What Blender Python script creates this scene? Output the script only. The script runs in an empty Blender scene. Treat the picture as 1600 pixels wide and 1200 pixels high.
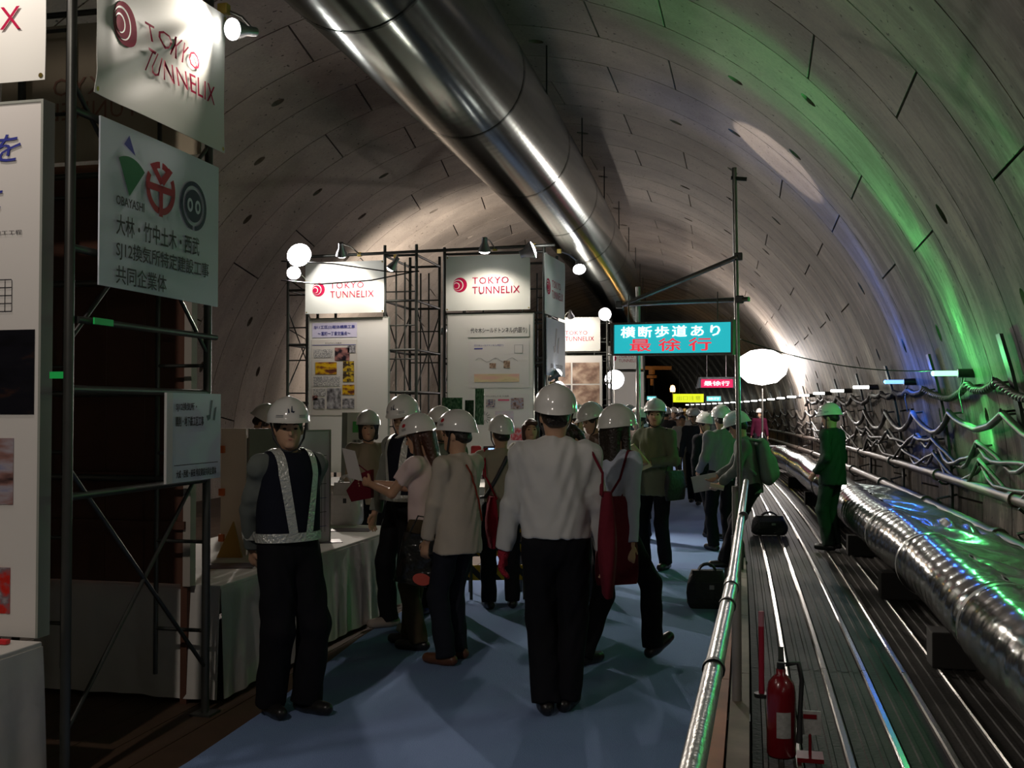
import bpy, math, random
import numpy as np
from mathutils import Vector, Matrix

SC = bpy.context.scene
COL = SC.collection
rnd = random.Random(7)
R = math.radians

# ---------------------------------------------------------------- camera
F = 1650.0                      # focal length in pixels of the 1600 x 1200 frame
CAMH = 1.65
YAW = R(13.35)                  # camera looks this far to the left of the walkway's direction
PITCH = math.atan(40 / F)       # and a little upwards
cam_d = bpy.data.cameras.new('camera')
cam_d.sensor_width = 36.0
cam_d.lens = 36.0 * F / 1600.0
cam_d.clip_start = 0.05
cam_d.clip_end = 400
cam = bpy.data.objects.new('camera', cam_d)
COL.objects.link(cam)
cam.location = (0, 0, CAMH)
cam.rotation_euler = (math.pi / 2 + PITCH, 0, YAW)
SC.camera = cam

# ---------------------------------------------------------------- world and exposure
world = bpy.data.worlds.new('world')
world.use_nodes = True
world.node_tree.nodes['Background'].inputs[0].default_value = (0.5, 0.45, 0.45, 1)
world.node_tree.nodes['Background'].inputs[1].default_value = 0.01
SC.world = world
SC.view_settings.view_transform = 'Standard'
SC.view_settings.look = 'None'
SC.view_settings.exposure = 0.0
SC.view_settings.gamma = 1.0
SC.view_settings.use_curve_mapping = False
SC.cycles.max_bounces = 5
SC.cycles.adaptive_threshold = 0.02
SC.cycles.diffuse_bounces = 3
SC.cycles.glossy_bounces = 3
SC.cycles.sample_clamp_indirect = 4.0
SC.cycles.caustics_reflective = False
SC.cycles.caustics_refractive = False

# ---------------------------------------------------------------- places
_f = Vector((-math.sin(YAW) * math.cos(PITCH), math.cos(YAW) * math.cos(PITCH), math.sin(PITCH)))
_r = Vector((math.cos(YAW), math.sin(YAW), 0))
_u = _r.cross(_f)


def ray(px, py):
    return _f + _r * ((px - 800) / F) + _u * ((600 - py) / F)


def at_depth(px, py, z):
    return Vector((0, 0, CAMH)) + ray(px, py) * z


def at_height(px, py, h):
    d = ray(px, py)
    return Vector((0, 0, CAMH)) + d * ((h - CAMH) / d.z)


RC = 450.0                      # the tunnel bends to the left with this radius


def T(X, s, z=0.0):
    a = s / RC
    return Vector((-RC + (RC + X) * math.cos(a), (RC + X) * math.sin(a), z))


def Tm(X, s, z=0.0):
    return Matrix.Translation(T(X, s, z)) @ Matrix.Rotation(s / RC, 4, 'Z')


ORD = ['first', 'second', 'third', 'fourth', 'fifth', 'sixth', 'seventh', 'eighth', 'ninth', 'tenth', 'eleventh', 'twelfth', 'thirteenth', 'fourteenth', 'fifteenth', 'sixteenth', 'seventeenth', 'eighteenth', 'nineteenth', 'twentieth']

# ---------------------------------------------------------------- materials
MATS = {}


def mat(name, col, rough=0.6, metal=0.0, emit=None, es=0.0, noise=None, bump=None, spec=None, alpha=None, trans=None, coat=None):
    """noise = (scale, amount, [second colour]); bump = (scale, strength)"""
    if name in MATS:
        return MATS[name]
    m = bpy.data.materials.new(name)
    m.use_nodes = True
    nt = m.node_tree
    b = nt.nodes['Principled BSDF']
    b.inputs['Base Color'].default_value = (*col, 1)
    b.inputs['Roughness'].default_value = rough
    b.inputs['Metallic'].default_value = metal
    if spec is not None:
        b.inputs['Specular IOR Level'].default_value = spec
    if coat:
        b.inputs['Coat Weight'].default_value = coat
        b.inputs['Coat Roughness'].default_value = 0.08
    if trans:
        b.inputs['Transmission Weight'].default_value = trans
    if alpha is not None:
        b.inputs['Alpha'].default_value = alpha
    if emit:
        b.inputs['Emission Color'].default_value = (*emit, 1)
        b.inputs['Emission Strength'].default_value = es
    if noise or bump:
        tc = nt.nodes.new('ShaderNodeTexCoord')
        if noise:
            n = nt.nodes.new('ShaderNodeTexNoise')
            n.inputs['Scale'].default_value = noise[0]
            n.inputs['Detail'].default_value = 3
            nt.links.new(tc.outputs['Object'], n.inputs['Vector'])
            mx = nt.nodes.new('ShaderNodeMix')
            mx.data_type = 'RGBA'
            c2 = noise[2] if len(noise) > 2 else tuple(c * (1 - noise[1]) for c in col)
            mx.inputs[6].default_value = (*col, 1)
            mx.inputs[7].default_value = (*c2, 1)
            nt.links.new(n.outputs['Fac'], mx.inputs[0])
            nt.links.new(mx.outputs[2], b.inputs['Base Color'])
        if bump:
            n2 = nt.nodes.new('ShaderNodeTexNoise')
            n2.inputs['Scale'].default_value = bump[0]
            n2.inputs['Detail'].default_value = 2
            nt.links.new(tc.outputs['Object'], n2.inputs['Vector'])
            bp = nt.nodes.new('ShaderNodeBump')
            bp.inputs['Strength'].default_value = bump[1]
            bp.inputs['Distance'].default_value = 0.02
            nt.links.new(n2.outputs['Fac'], bp.inputs['Height'])
            nt.links.new(bp.outputs[0], b.inputs['Normal'])
    MATS[name] = m
    return m


# ---------------------------------------------------------------- mesh building
def basis(d):
    d = Vector(d).normalized()
    a = Vector((0, 0, 1)) if abs(d.z) < 0.95 else Vector((1, 0, 0))
    u = d.cross(a).normalized()
    return d, u, u.cross(d).normalized()


class MB:
    def __init__(s):
        s.v = []; s.f = []; s.m = []; s.sm = []

    def add(s, vs, fs, mi=0, smooth=False):
        o = len(s.v)
        s.v += [tuple(x) for x in vs]
        for f in fs:
            s.f.append(tuple(i + o for i in f)); s.m.append(mi); s.sm.append(smooth)
        return s

    def box(s, c, size, M=None, mi=0, bev=0.0):
        c = Vector(c); hx, hy, hz = [x / 2 for x in size]
        M = M or Matrix.Identity(3)
        if bev <= 0:
            vs = [c + M @ Vector((x * hx, y * hy, z * hz)) for z in (-1, 1) for y in (-1, 1) for x in (-1, 1)]
            return s.add(vs, [(0, 2, 3, 1), (4, 5, 7, 6), (0, 1, 5, 4), (2, 6, 7, 3), (0, 4, 6, 2), (1, 3, 7, 5)], mi)
        import bmesh
        bm = bmesh.new()
        bmesh.ops.create_cube(bm, size=1)
        for v in bm.verts:
            v.co = Vector((v.co.x * 2 * hx, v.co.y * 2 * hy, v.co.z * 2 * hz))
        bmesh.ops.bevel(bm, geom=bm.edges[:], offset=bev, segments=2, affect='EDGES', profile=0.6)
        bm.verts.index_update()
        s.add([c + M @ v.co for v in bm.verts], [[v.index for v in f.verts] for f in bm.faces], mi)
        bm.free()
        return s

    def cyl(s, a, b, r, r2=None, n=10, mi=0, caps=True):
        a = Vector(a); b = Vector(b); r2 = r if r2 is None else r2
        d, u, w = basis(b - a)
        vs = []
        for p, rr in ((a, r), (b, r2)):
            for i in range(n):
                t = 2 * math.pi * i / n
                vs.append(p + u * (rr * math.cos(t)) + w * (rr * math.sin(t)))
        fs = [(i, (i + 1) % n, n + (i + 1) % n, n + i) for i in range(n)]
        s.add(vs, fs, mi, True)
        if caps:
            s.add(vs[:n], [tuple(range(n - 1, -1, -1))], mi)
            s.add(vs[n:], [tuple(range(n))], mi)
        return s

    def tube(s, pts, r, n=8, mi=0, up=None, closed=False):
        pts = [Vector(p) for p in pts]
        vs = []
        m = len(pts)
        for k, p in enumerate(pts):
            d = (pts[(k + 1) % m] - pts[k - 1]) if closed else (pts[min(k + 1, m - 1)] - pts[max(k - 1, 0)])
            d, u, w = basis(d)
            rr = r[k] if isinstance(r, (list, tuple)) else r
            for i in range(n):
                t = 2 * math.pi * i / n
                vs.append(p + u * (rr * math.cos(t)) + w * (rr * math.sin(t)))
        fs = []
        for k in range(m if closed else m - 1):
            k2 = (k + 1) % m
            for i in range(n):
                fs.append((k * n + i, k * n + (i + 1) % n, k2 * n + (i + 1) % n, k2 * n + i))
        s.add(vs, fs, mi, True)
        if not closed:
            s.add(vs[:n], [tuple(range(n - 1, -1, -1))], mi)
            s.add(vs[-n:], [tuple(range(n))], mi)
        return s

    def lathe(s, prof, M, n=20, mi=0):
        """prof: list of (radius, height); M 4x4"""
        vs = []
        for r, z in prof:
            for i in range(n):
                t = 2 * math.pi * i / n
                vs.append(M @ Vector((r * math.cos(t), r * math.sin(t), z)))
        fs = []
        for k in range(len(prof) - 1):
            for i in range(n):
                fs.append((k * n + i, k * n + (i + 1) % n, (k + 1) * n + (i + 1) % n, (k + 1) * n + i))
        return s.add(vs, fs, mi, True)

    def grid(s, fn, nu, nv, mi=0, smooth=True, flip=False):
        vs = [fn(i / nu, j / nv) for j in range(nv + 1) for i in range(nu + 1)]
        fs = []
        for j in range(nv):
            for i in range(nu):
                q = (j * (nu + 1) + i, j * (nu + 1) + i + 1, (j + 1) * (nu + 1) + i + 1, (j + 1) * (nu + 1) + i)
                fs.append(q[::-1] if flip else q)
        return s.add(vs, fs, mi, smooth)

    def slab(s, fn, nu, nv, mi=0):
        """fn(u, v, side) -> point on the front (0) or the back (1) of a thin curved sheet"""
        s.grid(lambda u, v: fn(u, v, 0), nu, nv, mi)
        s.grid(lambda u, v: fn(u, v, 1), nu, nv, mi, flip=True)
        for e in (0, 1):
            s.grid(lambda u, v: fn(u, e, v), nu, 1, mi, False, flip=bool(e) is False)
            s.grid(lambda u, v: fn(e, u, v), nv, 1, mi, False, flip=bool(e))
        return s

    def prism(s, poly, M, depth, mi=0):
        """poly in local xy, extruded 0..depth along local z"""
        n = len(poly)
        vs = [M @ Vector((x, y, 0)) for x, y in poly] + [M @ Vector((x, y, depth)) for x, y in poly]
        fs = [tuple(range(n - 1, -1, -1)), tuple(range(n, 2 * n))]
        fs += [(i, (i + 1) % n, n + (i + 1) % n, n + i) for i in range(n)]
        return s.add(vs, fs, mi)

    def build(s, name, m, parent=None, local=False):
        me = bpy.data.meshes.new(name)
        vs = s.v
        if parent is not None and not local:
            inv = BASE.get(parent.name, Matrix.Identity(4)).inverted()
            vs = [tuple(inv @ Vector(v)) for v in vs]
        me.from_pydata(vs, [], s.f)
        for x in (m if isinstance(m, (list, tuple)) else [m]):
            me.materials.append(x)
        me.polygons.foreach_set('material_index', s.m)
        me.polygons.foreach_set('use_smooth', s.sm)
        me.update()
        return link(name, me, parent)


BASE = {}


def link(name, data, parent=None):
    o = bpy.data.objects.new(name, data)
    COL.objects.link(o)
    if parent is not None:
        o.parent = parent
        BASE[o.name] = BASE.get(parent.name, Matrix.Identity(4))
    return o


def thing(name, label, cat, M=None, group=None, kind=None):
    """an Empty at the thing's base that parents its parts"""
    o = bpy.data.objects.new(name, None)
    COL.objects.link(o)
    o.empty_display_size = 0.1
    M = M if isinstance(M, Matrix) else Matrix.Translation(Vector(M or (0, 0, 0)))
    o.matrix_world = M
    BASE[o.name] = M.copy()
    return tag(o, label, cat, group, kind)


def tag(o, label=None, cat=None, group=None, kind=None):
    if label: o['label'] = label
    if cat: o['category'] = cat
    if group: o['group'] = group
    if kind: o['kind'] = kind
    return o


def copy_tree(o, parent=None):
    c = o.copy()
    COL.objects.link(c)
    if parent is not None:
        c.parent = parent
    for ch in list(o.children):
        copy_tree(ch, c)
    return c


def recentre(o):
    """move a one-mesh thing's origin to the bottom middle of its mesh"""
    me = o.data
    co = np.empty(len(me.vertices) * 3)
    me.vertices.foreach_get('co', co)
    co = co.reshape(-1, 3)
    c = (co.min(0) + co.max(0)) / 2
    c[2] = co[:, 2].min()
    me.vertices.foreach_set('co', (co - c).ravel())
    o.location = c
    return o


def lettering(body, M, width=None, height=None, m=None, parent=None, name='lettering', depth=0.003, spacing=1.0, bold=0.0, shear=0.0, xs=1.0):
    """raised lettering in the local xy plane of M, starting at M's origin (lower left corner)"""
    c = bpy.data.curves.new('lettering_curve', 'FONT')
    c.body = body
    c.space_character = spacing
    c.shear = shear
    c.resolution_u = 2
    o = bpy.data.objects.new('lettering_curve', c)
    COL.objects.link(o)
    dg = bpy.context.evaluated_depsgraph_get()
    me0 = bpy.data.meshes.new_from_object(o.evaluated_get(dg))
    bpy.data.objects.remove(o)
    bpy.data.curves.remove(c)
    n = len(me0.vertices)
    co = np.empty(n * 3)
    me0.vertices.foreach_get('co', co)
    co = co.reshape(-1, 3)
    lo = co.min(0); hi = co.max(0)
    sx = sy = 1.0
    if height: sy = sx = height / (hi[1] - lo[1])
    if width:
        sx = width / (hi[0] - lo[0])
        if not height: sy = sx
    sx *= xs
    b = MB()
    e = bold * 0.8
    for q, (ox, oy) in enumerate(((0, 0), (e, 0), (-e, 0), (0, e), (0, -e)) if bold else ((0, 0),)):   # heavier strokes
        vs = [M @ Vector(((p[0] - lo[0] + ox) * sx, (p[1] - lo[1] + oy) * sy, depth + 0.0003 * q)) for p in co]
        b.add(vs, [tuple(p.vertices) for p in me0.polygons])
    bpy.data.meshes.remove(me0)
    return b.build(name, m, parent)


def frame_matrix(origin, xdir, ydir):
    x = Vector(xdir).normalized(); y = Vector(ydir).normalized(); z = x.cross(y).normalized()
    y = z.cross(x)
    M = Matrix((x, y, z)).transposed().to_4x4()
    M.translation = Vector(origin)
    return M


def rot_to(d):
    """3x3 matrix whose -Z looks along d (for lamps)"""
    return Vector(d).to_track_quat('-Z', 'Y').to_matrix()


def spot(name, loc, target, power, size, blend=0.5, col=(1, 1, 1), radius=0.04, parent=None):
    d = bpy.data.lights.new(name, 'SPOT')
    d.energy = power; d.color = col; d.spot_size = R(size); d.spot_blend = blend; d.shadow_soft_size = radius
    o = bpy.data.objects.new(name, d)
    COL.objects.link(o)
    M = rot_to(Vector(target) - Vector(loc)).to_4x4()
    M.translation = Vector(loc)
    if parent is not None:
        o.parent = parent
        o.matrix_local = BASE[parent.name].inverted() @ M
    else:
        o.matrix_world = M
    return o


def point(name, loc, power, col=(1, 1, 1), radius=0.05, parent=None):
    d = bpy.data.lights.new(name, 'POINT')
    d.energy = power; d.color = col; d.shadow_soft_size = radius
    o = bpy.data.objects.new(name, d)
    COL.objects.link(o)
    if parent is not None:
        o.parent = parent
        o.matrix_local = BASE[parent.name].inverted() @ Matrix.Translation(Vector(loc))
    else:
        o.location = loc
    return o


# ================================================================ the tunnel
XC, ZC, RT = -3.6, 0.6, 6.0      # the lining's axis beside and above the walkway, and its inner radius
RINGW = 1.19


def concrete_material(name, far=False):
    m = bpy.data.materials.new(name)
    m.use_nodes = True
    nt = m.node_tree; N = nt.nodes; L = nt.links
    b = N['Principled BSDF']
    b.inputs['Roughness'].default_value = 0.72
    b.inputs['Specular IOR Level'].default_value = 0.35
    geo = N.new('ShaderNodeNewGeometry')

    def noise(scale, vec, detail=5, rough=0.6):
        mp = N.new('ShaderNodeMapping'); mp.inputs['Scale'].default_value = vec
        L.new(geo.outputs['Position'], mp.inputs['Vector'])
        n = N.new('ShaderNodeTexNoise'); n.inputs['Scale'].default_value = scale
        n.inputs['Detail'].default_value = detail; n.inputs['Roughness'].default_value = rough
        L.new(mp.outputs[0], n.inputs['Vector'])
        return n.outputs['Fac']

    def ramp(fac, stops):
        r = N.new('ShaderNodeValToRGB')
        while len(r.color_ramp.elements) < len(stops):
            r.color_ramp.elements.new(0.5)
        for e, (p, c) in zip(r.color_ramp.elements, stops):
            e.position = p; e.color = (*c, 1)
        L.new(fac, r.inputs[0])
        return r.outputs[0]

    def mul(a, c, f=1.0):
        x = N.new('ShaderNodeMix'); x.data_type = 'RGBA'; x.blend_type = 'MULTIPLY'
        x.inputs[0].default_value = f
        L.new(a, x.inputs[6]); L.new(c, x.inputs[7])
        return x.outputs[2]
    g = lambda v: (v, v, v)
    # run-off streaks lie along the rings, so they are narrow along the tunnel and long around it
    streak = ramp(noise(1.0, (0.62, 2.7, 0.55), 6, 0.74), [(0.38, g(0.24)), (0.47, g(0.42)), (0.54, g(0.80)), (0.62, g(1.0))])
    blotch = ramp(noise(0.8, (1, 1, 1), 3, 0.6), [(0.3, g(0.66)), (0.65, g(1.0))])
    fine = ramp(noise(26, (1, 1, 1), 1, 0.7), [(0.3, g(0.86)), (0.7, g(1.0))])
    base = ramp(noise(0.35, (1, 1, 1), 0), [(0.3, (0.52, 0.435, 0.36)), (0.7, (0.58, 0.495, 0.42))])
    # the lower walls are the stained ones
    sx = N.new('ShaderNodeSeparateXYZ'); L.new(geo.outputs['Position'], sx.inputs[0])
    mr = N.new('ShaderNodeMapRange'); mr.inputs[1].default_value = 3.2; mr.inputs[2].default_value = 5.4
    mr.inputs[3].default_value = 1.0; mr.inputs[4].default_value = 0.06
    L.new(sx.outputs[2], mr.inputs[0])
    mx = N.new('ShaderNodeMapRange'); mx.inputs[1].default_value = -4.0; mx.inputs[2].default_value = 1.0
    mx.inputs[3].default_value = 0.18; mx.inputs[4].default_value = 1.0
    L.new(sx.outputs[0], mx.inputs[0])
    mm = N.new('ShaderNodeMath'); mm.operation = 'MULTIPLY'
    L.new(mr.outputs[0], mm.inputs[0]); L.new(mx.outputs[0], mm.inputs[1])
    x = N.new('ShaderNodeMix'); x.data_type = 'RGBA'; x.blend_type = 'MULTIPLY'
    L.new(mm.outputs[0], x.inputs[0]); L.new(base, x.inputs[6]); L.new(streak, x.inputs[7])
    pits = ramp(noise(17, (1, 1, 1), 1, 0.5), [(0.255, g(0.25)), (0.285, g(1.0))])
    col = mul(mul(mul(x.outputs[2], blotch), fine), pits)
    oi = N.new('ShaderNodeObjectInfo')
    rr = ramp(oi.outputs['Random'], [(0.0, g(0.80)), (1.0, g(1.0))])
    col = mul(col, rr)
    if far:
        wv = N.new('ShaderNodeTexWave'); wv.wave_type = 'BANDS'; wv.bands_direction = 'Y'
        wv.inputs['Scale'].default_value = 1.0 / RINGW * 0.314159 * 1.0
        L.new(geo.outputs['Position'], wv.inputs['Vector'])
        jr = ramp(wv.outputs['Fac'], [(0.0, g(0.25)), (0.012, g(0.3)), (0.03, g(1.0))])
        col = mul(col, jr)
    L.new(col, b.inputs['Base Color'])
    bp = N.new('ShaderNodeBump'); bp.inputs['Strength'].default_value = 0.25; bp.inputs['Distance'].default_value = 0.01
    L.new(noise(9, (1, 1, 1), 2), bp.inputs['Height'])
    L.new(bp.outputs[0], b.inputs['Normal'])
    return m


M_CONC = concrete_material('segment_concrete')
M_CONC_FAR = concrete_material('far_lining_concrete', True)
M_PLUG = mat('grout_plug', (0.05, 0.045, 0.04), 0.8)
M_JOINT = mat('joint_dark', (0.015, 0.014, 0.013), 0.9)

NSEG = 10


def segment_mesh(lo, hi):
    """one precast lining segment: axis along y, middle at angle 0 (towards +x), slanted end joints, an open grout hole"""
    half = math.pi / NSEG
    gap_t = 0.012 / RT
    gap_y = 0.009
    nu, nv = 13, 3
    d = 0.10
    b = MB()

    def P(i, j, r):
        v = j / nv
        y = -RINGW / 2 + gap_y + v * (RINGW - 2 * gap_y)
        ta = -half + gap_t + R(lo) * (2 * v - 1)
        tb = half - gap_t + R(hi) * (2 * v - 1)
        t = ta + (tb - ta) * i / nu
        return Vector((r * math.cos(t), y, r * math.sin(t)))
    idx = {}
    vs = []
    for j in range(nv + 1):
        for i in range(nu + 1):
            idx[i, j] = len(vs); vs.append(P(i, j, RT))
    fs = []
    ci, cj = nu // 2, nv // 2
    for j in range(nv):
        for i in range(nu):
            if (i, j) != (ci, cj):
                fs.append((idx[i, j], idx[i, j + 1], idx[i + 1, j + 1], idx[i + 1, j]))
    # the hole
    n = 12
    o = len(vs)
    hr_t, hr_y = 0.105, 0.075
    ring = []
    for k in range(n):
        a = 2 * math.pi * (k + 0.5) / n
        t = hr_t * math.cos(a) / RT
        ring.append((t, hr_y * math.sin(a)))
        vs.append(Vector((RT * math.cos(t), hr_y * math.sin(a), RT * math.sin(t))))
    corner = {0: idx[ci + 1, cj + 1], 1: idx[ci, cj + 1], 2: idx[ci, cj], 3: idx[ci + 1, cj]}
    for k in range(n):
        q = (k // 3)
        k2 = (k + 1) % n
        fs.append((o + k, o + k2, corner[q]) if k % 3 < 2 else (o + k, o + k2, corner[(q + 1) % 4], corner[q]))
    fs = [tuple(f) for f in fs]
    b.add(vs, fs, 0, True)
    for i, f in enumerate(b.f):
        if len(f) and max(f) >= o:
            b.sm[i] = False
            b.f[i] = f[::-1]
    cup = [Vector(((RT + 0.09) * math.cos(t), y, (RT + 0.09) * math.sin(t))) for t, y in ring]
    b.add([vs[o + k] for k in range(n)] + cup, [(k, n + k, n + (k + 1) % n, (k + 1) % n) for k in range(n)], 0, True)
    b.add(cup, [tuple(range(n))], 1)
    # the four edges of the segment, down into the joint
    for j, fl in ((0, False), (nv, True)):
        b.grid(lambda u, v: P(u * nu, j, RT + d * v), nu, 1, 0, False, flip=fl)
    for i, fl in ((0, True), (nu, False)):
        b.grid(lambda u, v: P(i, u * nv, RT + d * v), nv, 1, 0, False, flip=fl)
    me = bpy.data.meshes.new('segment')
    me.from_pydata(b.v, [], b.f)
    me.materials.append(M_CONC); me.materials.append(M_PLUG)
    me.polygons.foreach_set('material_index', b.m)
    me.polygons.foreach_set('use_smooth', b.sm)
    me.update()
    return me


SEGM = {'right': segment_mesh(-0.15, -0.15), 'crown': segment_mesh(-0.15, 0.75), 'left': segment_mesh(0.75, 0.75)}
lining = thing('wall_tunnel', 'curved tunnel lining of bolted precast concrete segments', None, kind='structure')
KEYS = [0.5, 10, 27.3, 0.5, 27.3, 0.5, 10, 0.5, 27.3, 0.5, 10, 27.3]     # how far each ring is turned
NB, NR = 12, 38                      # rings behind the first one in view, rings built segment by segment
S0 = 8.32 + RINGW / 2 - NB * RINGW
for k in range(NR):
    s = S0 + k * RINGW
    off = KEYS[(k - NB) % 12]
    for q in range(-2, 7):
        c = off + 18 + q * 36
        if c < -28 or c > 208:       # under the deck
            continue
        th = R(c)
        xs = XC + RT * math.cos(th)
        o = link('segment', SEGM['crown' if 76 < c < 104 else 'right' if c < 90 else 'left'], lining)
        o.matrix_local = Tm(0, s) @ Matrix.Translation((XC, 0, ZC)) @ Matrix.Rotation(-th, 4, 'Y') @ Matrix.Diagonal((1, 1 + xs / RC, 1, 1))
S1 = S0 + (NR - 0.5) * RINGW


def tube_shell(name, r, s0, s1, m, step, parent=None, n=48):
    b = MB()
    ns = max(2, int((s1 - s0) / step))
    b.grid(lambda u, v: T(XC + r * math.cos(R(-30 + 240 * u)), s0 + (s1 - s0) * v, ZC + r * math.sin(R(-30 + 240 * u))), n, ns, 0, True)
    return b.build(name, m, parent)


tag(tube_shell('wall_backing', RT + 0.085, S0 - RINGW, S1 + 0.05, M_JOINT, 1.2), 'dark joint filler behind the lining segments', kind='structure')
tag(tube_shell('wall_far', RT, S1, 220, M_CONC_FAR, 1.2), 'far end of the curving concrete tunnel lining', kind='structure')

# ---------------------------------------------------------------- floor, deck plates, carpet
b = MB()
b.grid(lambda u, v: T(-9.65 + 12.1 * u, -8 + 228 * v, -0.05), 6, 60, 0)
tag(b.build('floor', mat('dark_floor', (0.06, 0.05, 0.045), 0.85, noise=(3, 0.5))), 'dark road base of the tunnel', kind='structure')

M_STEEL_DECK = mat('deck_steel', (0.055, 0.05, 0.046), 0.6, 0.0, noise=(6, 0.6, (0.03, 0.028, 0.025)), bump=(40, 0.2), spec=0.12)
M_RAIL_LINE = mat('worn_edge_steel', (0.42, 0.40, 0.37), 0.25, 1.0, noise=(9, 0.4))
deck = thing('floor_deck', 'steel plate roadway beside the handrail', None, kind='structure')
PW = 0.24
for j in range(10):
    x0 = -0.03 + PW * j
    s = 1.0
    k = 0
    while s < 30:
        ln = 3.0
        b = MB()

        def pr(u, v, x0=x0, s=s):
            return T(x0 + u, s + v, 0)
        nsub = 2
        # profile across: flat plate with shallow ribs and a rolled bright lip on its edge
        prof = [(0.0, -0.03), (0.004, -0.008), (0.05, -0.008), (0.055, 0.0), (0.075, 0.0), (0.08, -0.008), (0.12, -0.008), (0.125, 0.0), (0.145, 0.0), (0.15, -0.008),
                (0.19, -0.008), (0.195, 0.004), (0.203, 0.012), (0.226, 0.012), (0.234, 0.004), (0.236, -0.03)]
        vs = []
        for v in range(nsub + 1):
            for (u, z) in prof:
                p = T(x0 + u, s + 0.006 + (ln - 0.012) * v / nsub, z)
                vs.append(p)
        n = len(prof)
        for v in range(nsub):
            for i in range(n - 1):
                b.add([vs[v * n + i], vs[v * n + i + 1], vs[(v + 1) * n + i + 1], vs[(v + 1) * n + i]], [(0, 1, 2, 3)], 1 if 11 <= i <= 13 and 1 <= j + 1 <= 5 else 0)
        b.build('plank', [M_STEEL_DECK, M_RAIL_LINE], deck)
        s += ln; k += 1
b = MB()
b.grid(lambda u, v: T(-0.03 + 2.4 * u, 31 + 150 * v, 0.0), 3, 40, 0)
tag(b.build('floor_far_deck', M_STEEL_DECK), 'far stretch of the steel roadway', kind='structure')

M_CARPET = mat('carpet_blue', (0.25, 0.36, 0.62), 0.95, noise=(2.2, 0.3, (0.21, 0.31, 0.55)), bump=(180, 0.5), spec=0.1)
b = MB()


def carpet(u, v, sd):
    s = -2 + 92 * v * v
    xl = -2.60 - 0.2 * min(1, max(0, (s - 5) / 2.5))
    return T(xl + (-0.255 - xl) * u, s, 0.004 - 0.012 * sd)


b.slab(carpet, 4, 60)
tag(b.build('carpet', M_CARPET), 'long blue carpet laid along the visitor walkway', 'carpet')
wd = thing('floor_boarding', 'brown timber boarding beneath the exhibition stands', None, kind='structure')
M_BROWN = mat('brown_boarding', (0.10, 0.055, 0.032), 0.7, noise=(5, 0.5))
for i in range(31):
    xa = -2.605 - i * 0.225
    b = MB()
    b.grid(lambda u, v: T(xa - 0.219 * u, 0.5 + 23 * v, 0.0), 1, 8, 0, False)
    b.grid(lambda u, v: T(xa - 0.219, 0.5 + 23 * v, -0.04 * u), 1, 8, 0, False)
    b.grid(lambda u, v: T(xa, 0.5 + 23 * v, -0.04 * u), 1, 8, 0, False)
    b.build('plank', M_BROWN, wd)

# ---------------------------------------------------------------- big ventilation duct under the crown
DX, DZ, DR = -3.27, 5.6, 0.75


def galvanised(name, col, rough, wscale, strength):
    m = mat(name, col, rough, 1.0, noise=(1.3, 0.3))
    nt = m.node_tree
    geo = nt.nodes.new('ShaderNodeNewGeometry')
    wv = nt.nodes.new('ShaderNodeTexWave'); wv.bands_direction = 'Y'
    wv.inputs['Scale'].default_value = wscale; wv.inputs['Distortion'].default_value = 1.2; wv.inputs['Detail'].default_value = 2
    nt.links.new(geo.outputs['Position'], wv.inputs['Vector'])
    bp = nt.nodes.new('ShaderNodeBump'); bp.inputs['Strength'].default_value = strength; bp.inputs['Distance'].default_value = 0.01
    nt.links.new(wv.outputs['Fac'], bp.inputs['Height'])
    nt.links.new(bp.outputs[0], nt.nodes['Principled BSDF'].inputs['Normal'])
    return m


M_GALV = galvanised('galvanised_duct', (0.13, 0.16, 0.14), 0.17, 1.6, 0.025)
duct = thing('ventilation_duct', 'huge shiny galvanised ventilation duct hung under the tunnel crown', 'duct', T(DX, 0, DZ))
seclen = 3.6
for k in range(15):
    s = -6 + k * seclen
    b = MB()
    nn = 40

    def ds(u, v, s=s):
        a = 2 * math.pi * u
        rr = DR + 0.004 * math.sin(v * math.pi) * math.sin(3 * a)
        return T(DX + rr * math.cos(a), s + 0.004 + (seclen - 0.008) * v, DZ + rr * math.sin(a))
    b.grid(ds, nn, 3, 0, True, flip=False)
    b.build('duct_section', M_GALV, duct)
    b = MB()
    for e in (0, 1):
        b.grid(lambda u, v: T(DX + (DR + 0.008) * math.cos(2 * math.pi * u), s - 0.02 + 0.04 * v, DZ + (DR + 0.008) * math.sin(2 * math.pi * u)), nn, 1, 0, True)
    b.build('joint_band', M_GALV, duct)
    for sd in (-1, 1):
        b = MB()
        xx = DX + sd * (DR - 0.05)
        zt = ZC + math.sqrt(max(0, RT ** 2 - (xx - XC) ** 2))
        b.cyl(T(xx, s + 1.8, DZ + 0.2), T(xx, s + 1.8, zt + 0.02), 0.012, n=6)
        b.build('hanger_rod', mat('dark_steel', (0.08, 0.08, 0.08), 0.5, 0.8), duct)
# ================================================================ along the right wall
M_DARK = mat('dark_steel', (0.08, 0.08, 0.08), 0.5, 0.8)
M_BLACK = mat('black_plastic', (0.02, 0.02, 0.022), 0.45)
M_PIPE = mat('scaffold_tube', (0.50, 0.50, 0.48), 0.30, 1.0, noise=(14, 0.45), bump=(60, 0.1))
M_CABLE = mat('cable_sheath', (0.10, 0.085, 0.075), 0.45, noise=(20, 0.5))
M_RUSTPIPE = mat('service_pipe', (0.16, 0.12, 0.10), 0.45, 0.5, noise=(5, 0.5))


def wall_x(z, inset=0.0):
    return XC + math.sqrt((RT - inset) ** 2 - (z - ZC) ** 2)


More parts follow.
